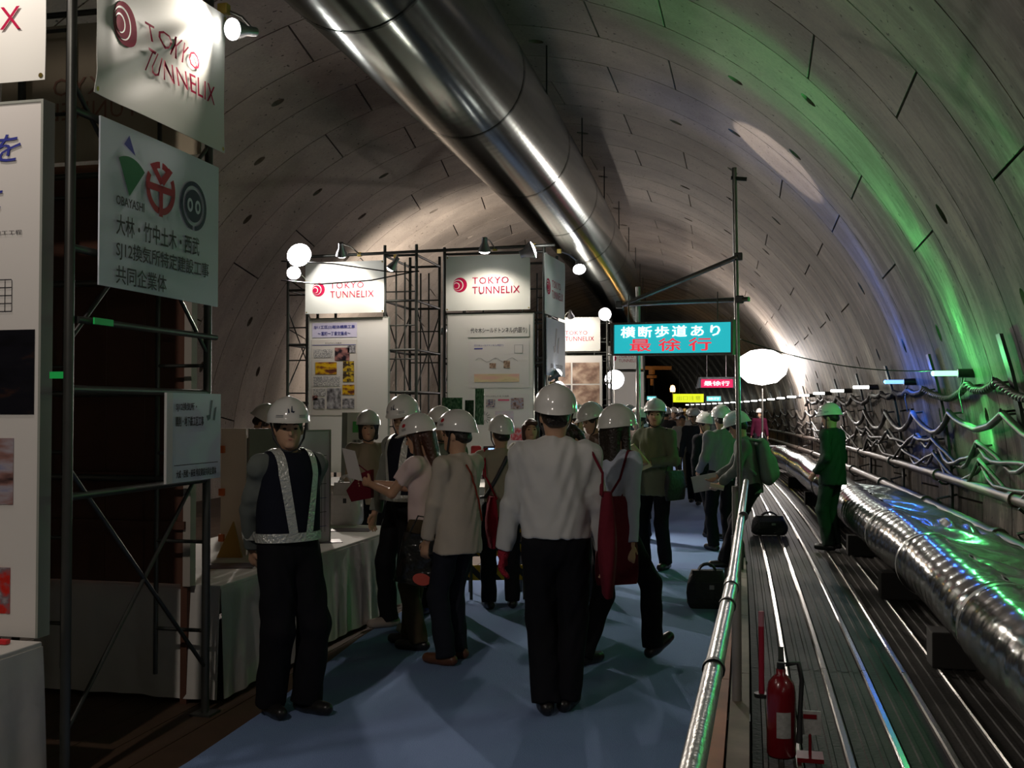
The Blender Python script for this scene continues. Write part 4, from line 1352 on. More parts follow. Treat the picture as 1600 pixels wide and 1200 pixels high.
for (u, v, w, h) in ((0.05, 0.76, 0.42, 0.11), (0.05, 0.38, 0.58, 0.13), (0.05, 0.25, 0.27, 0.10)):
    x, y = S(u, v); pic(t, A, x, y, w * 0.70, h * 1.09, text_mat(), 'text_block', 0.0065)
x, y = S(0.02, 0.925); pic(t, A, x, y, 0.67, 0.006, M_INKBLUE, 'rule', 0.0065)
lettering('まちがはしる東京', Z(A, x + 0.2, y + 0.02), width=0.25, height=0.02, m=M_INK, parent=t, depth=0.007)
# board B with title and posters
Bm = FRONT(-4.26, AY - 0.16, 0.75)
t = board('tall cream display board titled with the railway tunnel name', Bm, 1.21, 2.21, 0.06)
pic(t, Bm, 0.30, 1.90, 0.86, 0.17, mat('title_white', (0.74, 0.72, 0.68), 0.6), 'title_strip', 0.012)
lettering('代々木シールドトンネル(内回り)', Z(Bm, 0.33, 1.945), width=0.80, height=0.085, m=M_INK, parent=t, depth=0.014, bold=0.014)
pic(t, Bm, 0.30, 1.20, 0.86, 0.64, mat('poster_white', (0.74, 0.70, 0.68), 0.5), 'poster')
pic(t, Bm, 0.38, 1.28, 0.64, 0.11, GEO, 'section_diagram', 0.008)
for i in range(15):
    x0 = 0.40 + 0.04 * i
    y0 = 1.58 + 0.03 * math.sin(i * 1.1); y1 = 1.58 + 0.03 * math.sin((i + 1) * 1.1)
    flat([(x0, y0), (x0 + 0.04, y1), (x0 + 0.04, y1 + 0.006), (x0, y0 + 0.006)], Bm, mat('line_grey', (0.35, 0.33, 0.33), 0.6), t, 'drawing_line', 0.0075)
for (x, w, h) in ((0.60, 0.09, 0.07), (0.80, 0.09, 0.10)):
    pic(t, Bm, x, 1.47, w, h, TUN, 'photo_print', 0.008)
pic(t, Bm, 0.95, 1.67, 0.12, 0.12, mat('line_grey', (0.35, 0.33, 0.33), 0.6), 'drawing_frame', 0.007)
pic(t, Bm, 0.957, 1.677, 0.106, 0.106, mat('poster_white', (0.74, 0.70, 0.68), 0.5), 'drawing_field', 0.008)
lettering('代々木シールドトンネル(内回り)', Z(Bm, 0.38, 1.77), width=0.42, height=0.03, m=M_INKBLUE, parent=t, depth=0.008)
pic(t, Bm, 0.38, 1.735, 0.12, 0.014, M_INKBLUE, 'rule', 0.007)
pic(t, Bm, 0.30, 0.20, 0.86, 0.92, mat('poster_white', (0.74, 0.70, 0.68), 0.5), 'poster')
for (x, y, w, h, m) in ((0.55, 0.93, 0.13, 0.11, MACH), (0.90, 0.91, 0.18, 0.15, SKYL), (0.68, 0.70, 0.26, 0.18, MAPM), (0.68, 0.48, 0.20, 0.18, MACH), (0.9, 0.48, 0.18, 0.17, photo_mat('redpic', [(0.3, 0.1, 0.12), (0.55, 0.05, 0.07), (0.6, 0.3, 0.3), (0.3, 0.3, 0.4)], 4, 3.3))):
    pic(t, Bm, x, y, w, h, m, 'photo_print', 0.008)
pic(t, Bm, 0.72, 1.02, 0.16, 0.022, mat('pink_bar', (0.7, 0.12, 0.2), 0.5), 'bar', 0.008)
for k in range(12):
    a = k * math.pi / 6
    c, s_ = math.cos(a), math.sin(a)
    flat([(0.53 + 0.035 * c - 0.003 * s_, 0.79 + 0.035 * s_ + 0.003 * c), (0.53 + 0.035 * c + 0.003 * s_, 0.79 + 0.035 * s_ - 0.003 * c), (0.53 + 0.085 * c + 0.003 * s_, 0.79 + 0.085 * s_ - 0.003 * c), (0.53 + 0.085 * c - 0.003 * s_, 0.79 + 0.085 * s_ + 0.003 * c)], Bm, M_INK, t, 'diagram_ray', 0.0075)
lettering('シールドマシンのしくみ 工法図', Z(Bm, 0.42, 1.075), width=0.45, height=0.022, m=M_INK, parent=t, depth=0.008)
# photo frames leaning in front of it
for i, (px0, px1, py0, py1, z, lean, lab) in enumerate(((690, 722, 622, 664, 12.3, -0.25, 'leaning photo board of green trees, leftmost of three'), (726, 740, 626, 664, 12.3, -0.2, 'narrow dark photo board, middle of three leaning ones'), (742, 756, 608, 664, 12.2, -0.35, 'tall narrow dark board, rightmost of three leaning ones'))):
    a = at_depth(px0, py1, z); c = at_depth(px1, py1, z); e = at_depth(px0 + lean * 20 + 5, py0, z + 0.12)
    M = frame_matrix(a, c - a, e - a)
    b = MB(); b.prism([(0, 0), ((c - a).length, 0), ((c - a).length, (e - a).length), (0, (e - a).length)], M, 0.015)
    tag(recentre(b.build('photo_board', GRN if i != 1 else photo_mat('darkleaf', [(0.01, 0.02, 0.012), (0.02, 0.03, 0.02), (0.05, 0.07, 0.05), (0.1, 0.12, 0.1)], 7, 2))), lab, 'photo board', 'leaning photo boards')
table('white-clothed table below the far display boards', -4.3, -3.05, 12.55, AY - 0.3, 0.7)
table('white-clothed table before the left far stand', -6.5, -5.1, 12.4, AY - 0.3, 0.7)
# low leaflet stand with green heading
q = at_depth(555, 700, 11.5)
LM = frame_matrix(Vector((q.x - 0.1, q.y, 0.70)), (0.96, 0.25, 0), (0, 0.1, 1))
t = thing('leaflet_stand', 'upright leaflet stand with a green heading behind the smiling woman', 'stand', LM)
b = MB(); b.prism([(0, 0), (0.26, 0), (0.26, 0.92), (0, 0.92)], LM, 0.03); b.build('panel', M_WHITEB, t)
pic(t, LM, 0.06, 0.70, 0.19, 0.12, mat('heading_green', (0.08, 0.42, 0.10), 0.5), 'heading', 0.034)
pic(t, LM, 0.06, 0.42, 0.09, 0.2, GRY, 'photo_print', 0.034); pic(t, LM, 0.16, 0.42, 0.09, 0.2, MAPM, 'photo_print', 0.034)
b = MB(); b.prism([(-0.06, 0), (0, 0), (0, 0.92), (-0.06, 0.92)], LM, 0.02); b.build('side_panel', M_EDGE, t)

# ---------------------------------------------------------------- third and fourth stands further along
CY = 24.9


def TF(x, s, z):
    M = Tm(x, s, z)
    return frame_matrix(M.translation, M.to_3x3() @ Vector((1, 0, 0)), (0, 0, 1))


tower('scaffold tower of the third stand beyond the sideways banner', -4.3, -2.88, CY, CY + 1.2, 3.9, (0.9, 1.75, 2.3, 3.0, 3.8), sides=('f', 'l', 'r', 'b'))
banner('swirl logo banner of the third stand, half hidden by the sideways board', TF(-4.25, CY - 0.1, 3.03), 1.22, 0.80, tx=0.32, cx=0.17)
C = TF(-4.25, CY - 0.08, 0.8)
t = board('display board of the third stand with four large tunnel photos', C, 1.25, 2.12, 0.06)
for (x, y, w, h) in ((0.0, 1.46, 0.52, 0.50), (0.56, 1.46, 0.64, 0.50), (0.0, 0.93, 0.52, 0.5), (0.56, 0.93, 0.64, 0.5), (0.2, 0.45, 0.5, 0.44)):
    pic(t, C, x, y, w, h, TUN if x > 0.1 or y > 1 else DRK, 'photo_print', 0.008)
DY = 36.8
tower('scaffold tower of the fourth stand just left of the teal sign', -3.55, -2.5, DY, DY + 1.2, 3.9, (0.9, 1.75, 2.3, 3.0, 3.8), sides=('f', 'r'))
banner('small far banner of the fourth stand under the teal sign', TF(-3.75, DY - 0.1, 3.05), 1.22, 0.8, tx=0.32, cx=0.17)
D = TF(-3.75, DY - 0.08, 0.8)
board('plain display board of the fourth stand behind the crowd', D, 1.25, 2.15, 0.06)

# ---------------------------------------------------------------- clamp lamps on the stands
WARM = (1.0, 0.89, 0.78)
P_ = at_depth


def on_lining(px, py):
    """where the line of sight through a pixel meets the lining"""
    d = ray(px, py)
    lo_, hi_ = 1.0, 80.0
    for tt in np.arange(1.0, 80, 0.05):
        p = Vector((0, 0, CAMH)) + d * tt
        X = math.hypot(p.x + RC, p.y) - RC
        if math.hypot(X - XC, p.z - ZC) > RT:
            return p
    return p


clamp_lamp('clamp lamp at the upper corner of the large creased banner', P_(366, 46, 5.75), (-2.9, 4.8, 3.62), 42, 125, P_(350, 15, 5.85), WARM, 12, 0.055)
clamp_lamp('lamp over the banner cut off by the left frame edge', (-3.5, 3.45, 4.05), (-3.55, 4.0, 2.6), 46, 130, (-3.5, 3.95, 4.1), (1.0, 0.86, 0.78), 12, 0.06)
t = thing('fill_lamp_stand', 'unseen scaffold tube added to carry a fill lamp level with the viewer', 'lamp stand', (-2.75, 0.2, 0))  # out of view, added to light the visitors' backs and the carpet
b = MB(); b.cyl((-2.75, 0.2, 0), (-2.75, 0.2, 4.5), 0.0243, n=10); b.build('pole', M_SCAFF, t)
b = MB(); b.box((-2.75, 0.2, 0.01), (0.3, 0.3, 0.02)); b.build('base_plate', M_SCAFF, t)
clamp_lamp('unseen clamp lamp added level with the viewer to light the walkway', (-2.62, 0.35, 4.35), (-1.5, 6.5, 0.6), 170, 62, (-2.75, 0.2, 4.35), (1.0, 0.88, 0.78), 12, 0.07)
clamp_lamp('big glaring lamp on the corner of the left far stand, upper of two', P_(467, 398, 15.0), (-1.8, 8.6, 0.0), 420, 58, P_(480, 410, 15.3), WARM, 90, 0.16, 0.4)
clamp_lamp('smaller glaring lamp below the big one on the left far stand', P_(459, 426, 15.0), (-3.2, 7.6, 0.0), 420, 74, P_(480, 440, 15.3), WARM, 70, 0.09)
clamp_lamp('lamp over the middle of the left far banner', P_(534, 397, 14.7), (-5.8, 14.1, 3.2), 20, 120, (-5.6, AY - 0.1, 3.87), WARM, 12, 0.08)
clamp_lamp('lamp at the upper corner of the left far banner beside the narrow tower', P_(612, 419, 14.6), (-5.8, 13.9, 2.4), 36, 125, (-5.05, AY - 0.1, 3.82), WARM, 12, 0.07)
clamp_lamp('lamp over the middle of the railway board banner', P_(757, 391, 14.0), (-3.7, 13.9, 2.4), 40, 130, (-3.6, AY - 0.1, 3.88), WARM, 12, 0.08)
clamp_lamp('glaring lamp above the right corner of the railway board banner', P_(831, 391, 14.2), on_lining(1215, 245), 300, 24, (-3.05, AY - 0.1, 3.9), WARM, 24, 0.12, 0.15)
clamp_lamp('lamp on a long arm beside the sideways banner', P_(905, 420, 14.9), (-1.4, 11.2, 0.0), 380, 80, (-2.75, AY + 0.2, 3.86), WARM, 16, 0.085)
q = P_(691, 515, 21.0)
b = MB(); b.cyl((q.x + 0.2, q.y + 0.1, 0), (q.x + 0.2, q.y + 0.1, 3.5), 0.0243, n=10)
tag(recentre(b.build('lamp_pole', M_SCAFF)), 'scaffold tube behind the far stands carrying the wall lamp', 'pole')
clamp_lamp('lamp shining on the wall behind the narrow tower', q, on_lining(668, 500), 1300, 150, (q.x + 0.2, q.y + 0.1, q.z), (1.0, 0.90, 0.80), 16, 0.10, 1.0)
clamp_lamp('upper of two lamps under the emblem board', P_(872, 583, 15.0), (-2.4, 14.8, 2.5), 22, 130, P_(862, 580, 15.0), WARM, 16, 0.06)
clamp_lamp('lower of two lamps under the emblem board', P_(873, 603, 14.8), (-1.5, 10.0, 0.3), 120, 110, P_(862, 600, 14.9), WARM, 16, 0.07)
clamp_lamp('lamp above the middle of the third stand banner', P_(892, 494, 24.2), (-4.3, 24.8, 3.0), 34, 120, T(-3.9, CY, 3.85), WARM, 12, 0.08)
clamp_lamp('glaring lamp at the end of the third stand beside the teal sign', P_(945, 491, 24.6), on_lining(1530, 420), 230, 30, T(-2.95, CY, 3.85), WARM, 20, 0.14, 0.25)
clamp_lamp('glaring lamp low at the fourth stand under the teal sign', P_(960, 593, 30.0), (-1.0, 18, 0.0), 420, 110, P_(957, 600, 30.2), WARM, 26, 0.26)
# post that carries the low lamp
q = P_(957, 640, 30.2)
b = MB(); b.cyl((q.x, q.y, 0), (q.x, q.y, 3.6), 0.06, n=10)
tag(recentre(b.build('lamp_post', M_PIPE)), 'steel post carrying the low glaring lamp', 'post')

# ---------------------------------------------------------------- far signs, beam and beacon
def box_sign(label, px, py, w, h, z, face, letters, text, hood=None, ww=0.8, hh=0.55):
    M = frame_matrix(at_depth(px - w / 2, py + h / 2, z), _r, (0, 0, 1))
    W, Hh = w / F * z, h / F * z
    t = thing('lit_sign', label, 'sign', M, group='lit signs far along the tunnel')
    b = MB(); b.prism([(0, 0), (W, 0), (W, Hh), (0, Hh)], Z(M, 0, 0, -0.15), 0.15); b.build('lit_face', face, t)
    lettering(text, Z(M, W * (1 - ww) / 2, Hh * (1 - hh) / 2), width=W * ww, height=Hh * hh, m=letters, parent=t, depth=0.006, bold=0.02)
    if hood:
        b = MB(); b.prism([(-W * 0.12, -Hh * 0.1), (0, 0), (0, Hh), (W, Hh), (W, 0), (W * 1.12, -Hh * 0.1), (W * 1.03, Hh * 1.25), (-W * 0.03, Hh * 1.25)], Z(M, 0, 0, -0.2), 0.24); b.build('hood', hood, t)
    for u in (0.2, 0.8):
        b = MB(); b.cyl(M @ Vector((W * u, Hh, -0.08)), M @ Vector((W * u, Hh + 1.2, -0.08)), 0.012, n=6); b.build('hanger', M_DARK, t)
    return t


HOOD = mat('hood_pale', (0.55, 0.62, 0.72), 0.4, 0.3)
box_sign('far red sign with glowing white characters under a pale hood', 1120, 599, 50, 13, 30, mat('red_face', (0.5, 0.01, 0.05), 0.4, emit=(0.8, 0.03, 0.13), es=1.0), mat('pale_glow', (1, 1, 1), 0.4, emit=(1, 0.9, 0.92), es=1.4), '最徐行', HOOD)
box_sign('far glowing yellow rectangular sign above the crowd', 1076, 622, 47, 13, 42, mat('yellow_face', (0.5, 0.5, 0.01), 0.4, emit=(0.75, 0.85, 0.015), es=1.1), mat('yellow_ink', (0.4, 0.4, 0.02), 0.4, emit=(0.45, 0.5, 0.02), es=0.8), '出口注意', None)
box_sign('small far teal sign right of the yellow one', 1115, 623, 22, 7, 48, mat('teal_face2', (0.05, 0.5, 0.5), 0.4, emit=(0.2, 0.8, 0.75), es=1.2), W1, '徐行', HOOD)
box_sign('tiny far teal sign left of the yellow one', 1018, 622, 14, 5, 55, mat('teal_face3', (0.05, 0.5, 0.5), 0.4, emit=(0.1, 0.6, 0.65), es=1.2), W1, '出口', HOOD)
M_CRANE = mat('crane_orange', (0.55, 0.22, 0.02), 0.5)
q = P_(1022, 575, 46)
t = thing('overhead_beam', 'orange overhead beam with hanging hook block far along the tunnel', 'beam', q)
b = MB(); b.box(q, (1.5, 0.2, 0.16), Matrix.Rotation(YAW, 3, 'Z')); b.build('beam', M_CRANE, t)
b = MB(); b.box(q - Vector((0.1, 0, 0.18)), (0.25, 0.2, 0.2)); b.build('trolley', M_CRANE, t)
b = MB(); b.box(q - Vector((0.1, 0, 0.38)), (0.42, 0.2, 0.12)); b.build('block', M_CRANE, t)
b = MB(); b.box(q - Vector((0.1, 0, 0.62)), (0.14, 0.14, 0.3), bev=0.03); b.build('hook', M_CRANE, t)
q = P_(1051, 607, 44)
t = thing('beacon_lamp', 'far orange beacon lamp on a post above the crowd', 'lamp', q)
b = MB(); b.lathe([(0, -0.14), (0.10, -0.14), (0.11, 0.0), (0.07, 0.12), (0, 0.14)], Matrix.Translation(q), 14); b.build('globe', mat('beacon_glow', (1, 0.5, 0.2), 0.4, emit=(1.0, 0.55, 0.22), es=6.0), t)
b = MB(); b.cyl(q - Vector((0, 0, 0.14)), (q.x, q.y, 0), 0.03, n=8); b.build('post', M_DARK, t)
point('beacon_light', q + Vector((0, -0.25, 0)), 15, (1.0, 0.5, 0.15), 0.1, t)
# slack cables on the far stands
for i, (pts, lab) in enumerate(((((440, 408, 15.0), (520, 412, 14.6), (610, 425, 14.3), (655, 424, 14.3)), 'black flex drooping across the top of the left far banner'), (((440, 438, 15.0), (500, 444, 14.2), (580, 438, 14.2), (650, 424, 14.3)), 'lower black flex drooping over the left far banner lettering'))):
    b = MB(); p = [P_(*q_) for q_ in pts]
    fine = []
    for k in range(len(p) - 1):
        for tt in np.linspace(0, 1, 6)[:-1]: fine.append(p[k].lerp(p[k + 1], tt))
    b.tube(fine + [p[-1]], 0.010, 6)
    tag(recentre(b.build('flex', M_BLACK)), lab, 'cable')
# ================================================================ people
V3 = lambda *a: np.array(a, float)


def unit(v):
    v = np.asarray(v, float)
    return v / (np.linalg.norm(v) + 1e-12)


def smin(a, b, k):
    h = np.clip(0.5 + 0.5 * (b - a) / k, 0, 1)
    return b * (1 - h) + a * h - k * h * (1 - h)


def cap(a, b, r1, r2=None, flat=None, cut=None):
    """tapered capsule; flat = (axis, factor) narrows it along an axis; cut = [(point, normal), ...] trims it flat"""
    a = np.asarray(a, float); b = np.asarray(b, float); r2 = r1 if r2 is None else r2
    ba = b - a; l2 = ba @ ba + 1e-12
    if flat: n = unit(flat[0]); fk = flat[1]

    def f(P):
        q = P - a
        t = np.clip(q @ ba / l2, 0, 1)
        q = q - t[:, None] * ba
        if flat:
            q = q + ((fk - 1) * (q @ n))[:, None] * n
        d = np.sqrt((q * q).sum(1)) - (r1 + (r2 - r1) * t)
        if cut:
            for (c, nn) in cut:
                d = np.maximum(d, (P - c) @ unit(nn))
        return d
    f.lo = np.minimum(a - r1, b - r2) - 0.02; f.hi = np.maximum(a + r1, b + r2) + 0.02
    return f


def ell(c, r, Rm=None):
    c = np.asarray(c, float); r = np.asarray(r, float); Rm = np.eye(3) if Rm is None else Rm

    def f(P):
        q = (P - c) @ Rm
        k0 = np.sqrt(((q / r) ** 2).sum(1)); k1 = np.sqrt(((q / r ** 2) ** 2).sum(1)) + 1e-9
        return k0 * (k0 - 1) / k1
    m = r.max() + 0.02
    f.lo = c - m; f.hi = c + m
    return f


class Group:
    def __init__(s, k=0.02):
        s.p = []; s.neg = []; s.k = k; s.dis = None

    def add(s, f, k=None):
        s.p.append((f, s.k if k is None else k)); return s

    def sub(s, f, k=0.01):
        s.neg.append((f, k)); return s

    def __call__(s, P):
        d = np.full(len(P), 9.0)
        for f, k in s.p:
            m = np.all((P > f.lo - 0.08) & (P < f.hi + 0.08), axis=1)
            if not m.any(): continue
            idx = np.nonzero(m)[0]
            d[idx] = smin(d[idx], f(P[idx]), k)
        for f, k in s.neg:
            m = np.all((P > f.lo - 0.05) & (P < f.hi + 0.05), axis=1)
            idx = np.nonzero(m)[0]
            if len(idx): d[idx] = -smin(-d[idx], f(P[idx]), k)
        if s.dis is not None:
            near = np.abs(d) < 0.05
            d[near] += s.dis(P[near])
        return d

    def bounds(s):
        return np.min([f.lo for f, _ in s.p], 0), np.max([f.hi for f, _ in s.p], 0)


def surface(G, h):
    """surface nets over a narrow band of the group's distance field"""
    lo, hi = G.bounds()
    lo = lo - 3 * h; hi = hi + 3 * h
    B = 4
    nb = np.ceil((hi - lo) / (B * h)).astype(int)
    ax = [lo[i] + (np.arange(nb[i]) + 0.5) * B * h for i in range(3)]
    C = np.stack(np.meshgrid(*ax, indexing='ij'), -1).reshape(-1, 3)
    dc = G(C)
    act = np.abs(dc) < B * h * 0.87 * 2.3
    n = nb * B
    S = np.repeat(np.repeat(np.repeat(np.sign(dc).reshape(nb) * 1.0, B, 0), B, 1), B, 2)
    bi = np.stack(np.nonzero(act.reshape(nb)), 1)
    loc = np.stack(np.meshgrid(*[np.arange(B)] * 3, indexing='ij'), -1).reshape(-1, 3)
    I = (bi[:, None, :] * B + loc[None]).reshape(-1, 3)
    S[I[:, 0], I[:, 1], I[:, 2]] = G(lo + (I + 0.5) * h)
    neg = S < 0
    c = [neg[x:n[0] - 1 + x, y:n[1] - 1 + y, z:n[2] - 1 + z] for x in (0, 1) for y in (0, 1) for z in (0, 1)]
    cnt = sum(q.astype(np.int8) for q in c)
    mix = (cnt > 0) & (cnt < 8)
    M = np.stack(np.nonzero(mix), 1)
    if len(M) == 0: return np.zeros((0, 3)), np.zeros((0, 4), int)
    vid = np.full(mix.shape, -1, np.int64)
    vid[M[:, 0], M[:, 1], M[:, 2]] = np.arange(len(M))
    acc = np.zeros((len(M), 3)); num = np.zeros(len(M))
    corners = [(x, y, z) for x in (0, 1) for y in (0, 1) for z in (0, 1)]
    vals = {q: S[M[:, 0] + q[0], M[:, 1] + q[1], M[:, 2] + q[2]] for q in corners}
    for q in corners:
        for a in range(3):
            if q[a] == 0:
                q2 = tuple(q[i] + (i == a) for i in range(3))
                v0, v1 = vals[q], vals[q2]
                m = (v0 < 0) != (v1 < 0)
                t = v0[m] / (v0[m] - v1[m])
                p = np.tile(np.array(q, float), (m.sum(), 1)); p[:, a] += t
                acc[m] += p; num[m] += 1
    V = lo + (M + 0.5 + acc / num[:, None]) * h
    Fs = []
    for a in range(3):
        b_, c_ = (a + 1) % 3, (a + 2) % 3
        sl0 = [slice(None)] * 3; sl1 = [slice(None)] * 3
        sl0[a] = slice(0, -1); sl1[a] = slice(1, None)
        n0, n1 = neg[tuple(sl0)], neg[tuple(sl1)]
        e = np.stack(np.nonzero(n0 != n1), 1)
        e = e[(e[:, b_] > 0) & (e[:, c_] > 0) & (e[:, b_] < n[b_] - 1) & (e[:, c_] < n[c_] - 1)]
        if not len(e): continue
        s = n0[e[:, 0], e[:, 1], e[:, 2]]

        def cell(db, dc_):
            q = e.copy(); q[:, b_] -= db; q[:, c_] -= dc_
            return vid[q[:, 0], q[:, 1], q[:, 2]]
        Q = np.stack([cell(1, 1), cell(0, 1), cell(0, 0), cell(1, 0)], 1)
        Q[~s] = Q[~s][:, ::-1]
        Fs.append(Q)
    Fq = np.concatenate(Fs)
    Fq = Fq[(Fq >= 0).all(1)]
    return V, Fq


def sdf_mesh(name, G, h, m, parent):
    V, Fq = surface(G, h)
    me = bpy.data.meshes.new(name)
    me.vertices.add(len(V)); me.vertices.foreach_set('co', V.ravel())
    me.loops.add(Fq.size); me.loops.foreach_set('vertex_index', Fq.ravel())
    me.polygons.add(len(Fq)); me.polygons.foreach_set('loop_start', np.arange(0, Fq.size, 4)); me.polygons.foreach_set('loop_total', np.full(len(Fq), 4))
    me.materials.append(m)
    me.update(calc_edges=True)
    me.polygons.foreach_set('use_smooth', np.ones(len(Fq), bool))
    me.validate()
    return link(name, me, parent)


def ik(a, t, l1, l2, pole):
    a = np.asarray(a, float); t = np.asarray(t, float)
    d = t - a; L = np.linalg.norm(d)
    L2 = min(max(L, abs(l1 - l2) + 0.01), (l1 + l2) * 0.999)
    u = unit(d)
    pole = np.asarray(pole, float); pole = unit(pole - (pole @ u) * u)
    x = (l1 * l1 - l2 * l2 + L2 * L2) / (2 * L2)
    y = math.sqrt(max(0, l1 * l1 - x * x))
    return a + u * x + pole * y, a + u * L2


def rotz(a):
    c, s = math.cos(a), math.sin(a)
    return np.array([[c, -s, 0], [s, c, 0], [0, 0, 1.0]])


def rotx(a):
    c, s = math.cos(a), math.sin(a)
    return np.array([[1.0, 0, 0], [0, c, -s], [0, s, c]])


def roty(a):
    c, s = math.cos(a), math.sin(a)
    return np.array([[c, 0, s], [0, 1.0, 0], [-s, 0, c]])


def cloth(name, col, rough=0.85, amt=0.22, bs=7, bump=0.7, spec=0.15):
    return mat('cloth_' + name, col, rough, noise=(5, amt), bump=(bs, bump), spec=spec)


SKIN = mat('skin_tone', (0.60, 0.35, 0.22), 0.5, noise=(9, 0.15))
HAIRM = mat('hair_dark', (0.022, 0.014, 0.010), 0.4, bump=(60, 0.5))
HAIRB = mat('hair_brown', (0.06, 0.022, 0.013), 0.38, bump=(60, 0.5))
HELM = mat('helmet_white', (0.78, 0.77, 0.73), 0.16, coat=0.5)
STRAP = mat('strap_dark', (0.03, 0.03, 0.035), 0.6)
EYE = mat('eye_dark', (0.012, 0.01, 0.01), 0.25)
LIP = mat('lip_tone', (0.42, 0.15, 0.12), 0.5)
REFL = mat('tape_and_glint', (0.62, 0.64, 0.60), 0.28, 0.35, bump=(60, 0.6))
SHOE_B = mat('shoe_black', (0.015, 0.014, 0.014), 0.35)
SHOE_BR = mat('shoe_brown', (0.13, 0.05, 0.025), 0.45)
SHOE_G = mat('shoe_grey', (0.36, 0.30, 0.26), 0.6)


def helmet(parent, hc, Rh, k, m, emblem=None, low=0.036):
    """safety helmet: ridged dome, rolled rim, short peak at the front, emblem and chin strap"""
    def P(x, y, z):
        v = hc + Rh @ (np.array([x, y, z]) * k)
        return v
    b = MB()
    nu, nv = 40, 12

    def dome(u, v, inn=0.0):
        a = 2 * math.pi * u
        th = v * math.pi / 2 * 1.06
        sx, sy, sz = 0.116 - inn, 0.142 - inn, 0.128 - inn
        rx = math.sin(th) ** 0.92 if th < math.pi / 2 else 1.0 + (v - 0.943) * 0.35
        x = sx * rx * math.cos(a); y = -0.006 + sy * rx * math.sin(a); z = low + 0.012 + sz * max(math.cos(th), -0.12)
        ridge = 0.007 * math.exp(-(x / 0.022) ** 2) * max(0, math.cos(th)) ** 0.5 * (1 - inn * 50)
        z += max(0, ridge)
        fr = max(0.0, math.sin(a))
        if v > 0.93:                      # peak and flared back
            kk = (v - 0.93) / 0.07
            y += 0.040 * kk * fr ** 3; z -= 0.004 * kk * fr ** 2
            y -= 0.014 * kk * max(0, -math.sin(a)) ** 2; z -= 0.022 * kk * max(0, -math.sin(a)) ** 1.5
        z += 0.012 * fr * (v ** 3)
        return P(x, y, z)
    b.grid(lambda u, v: dome(u, v), nu, nv * 2, 0, True, flip=True)
    b.grid(lambda u, v: dome(u, v, 0.006), nu, nv * 2, 0, True)
    b.grid(lambda u, v: dome(u, 1.0, 0.006 * v), nu, 1, 0, False)
    hm = b.build('helmet', m, parent, local=True)
    # chin strap
    for sx in (-1, 1):
        b = MB(); b.tube([P(sx * 0.098, 0.0, low + 0.01), P(sx * 0.080, 0.025, -0.05), P(sx * 0.045, 0.05, -0.105), P(0, 0.06, -0.122)], 0.006 * k, 6)
        b.build('chin_strap', STRAP, hm, local=True)
    if emblem:
        side, kind = emblem
        a = {'front': math.pi / 2, 'left': math.pi * 0.83, 'right': math.pi * 0.17, 'back': -math.pi / 2, 'backleft': -math.pi * 0.8}[side]
        u0 = a / (2 * math.pi) % 1

        def on(du, v, off=-0.0015):
            return dome((u0 + du) % 1, v, off)
        em = mat('emblem_ink', (0.02, 0.03, 0.06), 0.5) if kind == 'mark' else mat('emblem_spot', (0.5, 0.03, 0.04), 0.5)
        if kind == 'mark':
            for (poly) in ([(0.030, 0.70), (0.016, 0.755), (-0.004, 0.735), (0.003, 0.56), (0.010, 0.56), (0.010, 0.70)], [(-0.012, 0.75), (-0.026, 0.755), (-0.030, 0.62), (-0.018, 0.64)]):
                b = MB(); b.add([on(x, y) for x, y in poly], [tuple(range(len(poly)))]); b.build('emblem', em, hm, local=True)
            for (x0, x1) in ((0.06, 0.12), (-0.12, -0.06)):
                for y in (0.80, 0.845):
                    b = MB(); b.grid(lambda u, v: on(x0 + (x1 - x0) * u, y + 0.015 * v), 4, 1); b.build('stripe', em, hm, local=True)
        else:
            b = MB(); b.add([on(0.022 * math.cos(t), 0.66 + 0.075 * math.sin(t)) for t in np.linspace(0, 2 * math.pi, 14)[:-1]], [tuple(range(13))]); b.build('emblem', em, hm, local=True)
            for i in range(3):
                b = MB(); b.grid(lambda u, v: on(-0.025 + 0.05 * u, 0.78 + 0.03 * i + 0.012 * v), 4, 1); b.build('lettering', STRAP, hm, local=True)
    return hm


